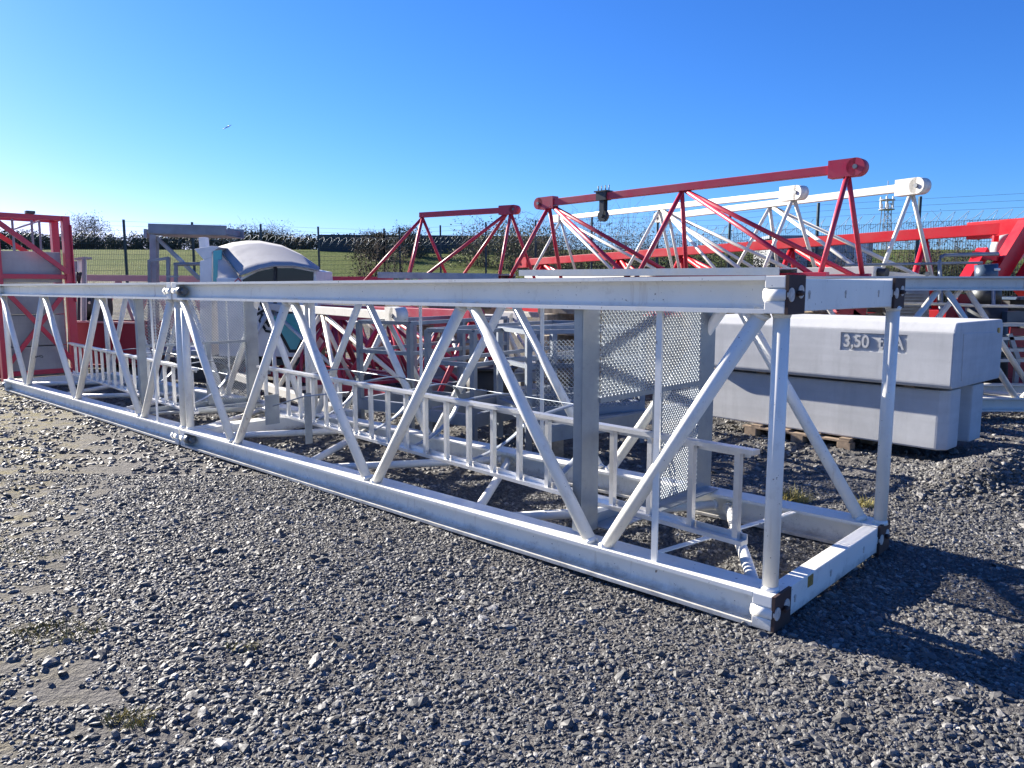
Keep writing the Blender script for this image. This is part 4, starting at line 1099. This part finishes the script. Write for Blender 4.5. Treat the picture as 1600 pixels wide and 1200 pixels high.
def vis(x, y): return abs(x) < .73 * y + .9
def pale(x, y): return -x - .50 * y + .7 * mnoise.noise(V((x * .7, y * .5, 5))) > .15 and mnoise.noise(V((x * 2.3, y * 1.6, 2))) > -.22


near = (-5.6, 5.6, 1.5, 6.6, lambda x, y: vis(x, y) and not (pale(x, y) and R.random() < .30))
gr = gravel('gravel', near, 5200, .004, .015, 3, cut=.34)
gr2 = gravel('gravel', near, 700, .010, .026, 11, cut=.50, power=1.9)
gr3 = gravel('gravel', near, 14, .022, .040, 23, cut=.44, power=1.8)
far_ = (-10, 8, 6.6, 13.2, lambda x, y: vis(x, y) and not (pale(x, y) and R.random() < .35))
gr4 = gravel('gravel', far_, 520, .009, .036, 31, step=.2, cut=.42, power=2.2)
heap = (3.0, 4.9, 5.2, 6.8, lambda x, y: ((x - 3.95) / .9) ** 2 + ((y - 6.05) / .75) ** 2 < 1)
gr5 = gravel('gravel', heap, 1600, .008, .030, 41, cut=.2, power=1.8)


def tuft(px, py, n, h, spread, lab, seed):
    q = random.Random(seed); d = at(px, py, 5); Y = 5 * H / (H - d.z) if d.z < H else 5
    c = at(px, py, Y); c.z = ground_z(c.x, c.y); mb = MB()
    for i in range(n):
        a = q.uniform(0, 2 * PI); r = spread * math.sqrt(q.random()); b = c + V((r * math.cos(a) * 1.5, r * math.sin(a), 0)); b.z = ground_z(b.x, b.y) - .005
        l = V((q.gauss(0, .5), q.gauss(0, .5), q.uniform(.4, 1.0))) * h; s_ = V((math.cos(a + 1), math.sin(a + 1), 0)) * q.uniform(.0015, .003)
        m_ = b + l * .5 + V((0, 0, h * .12))
        mb.add([b - s_, b + s_, m_ + s_ * .8, m_ - s_ * .8, b + l], [(0, 1, 2, 3), (3, 2, 4)])
    return tag(mb.build('grass_tuft', 'straw'), lab, 'grass tuft', 'small tufts in the gravel')


tuft(95, 988, 260, .05, .14, 'flat yellowish grass tuft in the gravel at lower left', 1)
tuft(205, 1122, 160, .045, .06, 'small yellowish grass tuft near the lower left corner', 2)
tuft(1240, 779, 220, .12, .10, 'green yellow grass tuft beside the rear chord of the mast', 3)
tuft(1350, 790, 120, .09, .06, 'small dry tuft between the mast and the concrete blocks', 4)
tuft(30, 860, 200, .03, .2, 'thin flat grass patch on the trodden ground at the left edge', 5)
tuft(380, 1010, 90, .04, .05, 'tiny weed tuft in the gravel left of centre', 6)

# ------------------------------------------------------------------ light, sky, camera
SH = V((.765, -.644, 0)).normalized(); EL = math.radians(24)
sun = bpy.data.lights.new('sun', 'SUN'); sun.energy = 5.0; sun.angle = math.radians(.5); sun.color = (1, .93, .82)
so = bpy.data.objects.new('sun', sun); C.objects.link(so)
so.rotation_euler = V((SH.x * math.cos(EL), SH.y * math.cos(EL), -math.sin(EL))).to_track_quat('-Z', 'Y').to_euler()
w = bpy.data.worlds.new('World'); sc.world = w; w.use_nodes = True; nt = w.node_tree
bg = nt.nodes['Background']
sk = N(nt, 'ShaderNodeTexSky'); sk.sky_type = 'NISHITA'; sk.sun_disc = False; sk.sun_elevation = EL
sk.sun_rotation = math.atan2(-SH.x, -SH.y); sk.air_density = 1.0; sk.dust_density = .3; sk.ozone_density = 3.0; sk.altitude = 600
sep = N(nt, 'ShaderNodeSeparateColor'); cmb = N(nt, 'ShaderNodeCombineColor'); nt.links.new(sk.outputs[0], sep.inputs[0])
for k, (lim, g_, gain) in enumerate(((9, 2.4, .0192), (12, 1.2, .228), (14, .92, .74))):
    v = sep.outputs[k]
    for op, val in (('MINIMUM', lim), ('POWER', g_), ('MULTIPLY', gain)):
        n_ = N(nt, 'ShaderNodeMath'); n_.operation = op; nt.links.new(v, n_.inputs[0]); n_.inputs[1].default_value = val; v = n_.outputs[0]
    nt.links.new(v, cmb.inputs[k])
plain_sky = mix(nt, 1.0, sk.outputs[0], (.80, .78, .84), 'MULTIPLY')
nt.links.new(mix(nt, .84, plain_sky, cmb.outputs[0]), bg.inputs[0]); bg.inputs[1].default_value = .094

cam = bpy.data.cameras.new('camera'); co = bpy.data.objects.new('camera', cam); C.objects.link(co)
cam.sensor_width = 36; cam.lens = F / 1600 * 36; cam.clip_end = 2000; cam.clip_start = .05
co.location = (0, 0, H); co.rotation_euler = (PI / 2 - PITCH, 0, 0); sc.camera = co
vs = sc.view_settings; vs.view_transform = 'Standard'; vs.look = 'None'; vs.exposure = 1.62; vs.gamma = 1

a_, b_ = at(348, 202, 1500), at(362, 195, 1500)
tag(MB().tube(a_, a_.lerp(b_, .6), .3, 8, 1.3).tube(a_.lerp(b_, .6), b_, 1.3, 8, .2).build('contrail', 'cabwhite'), 'tiny white vapour trail high in the blue sky at left', 'contrail')
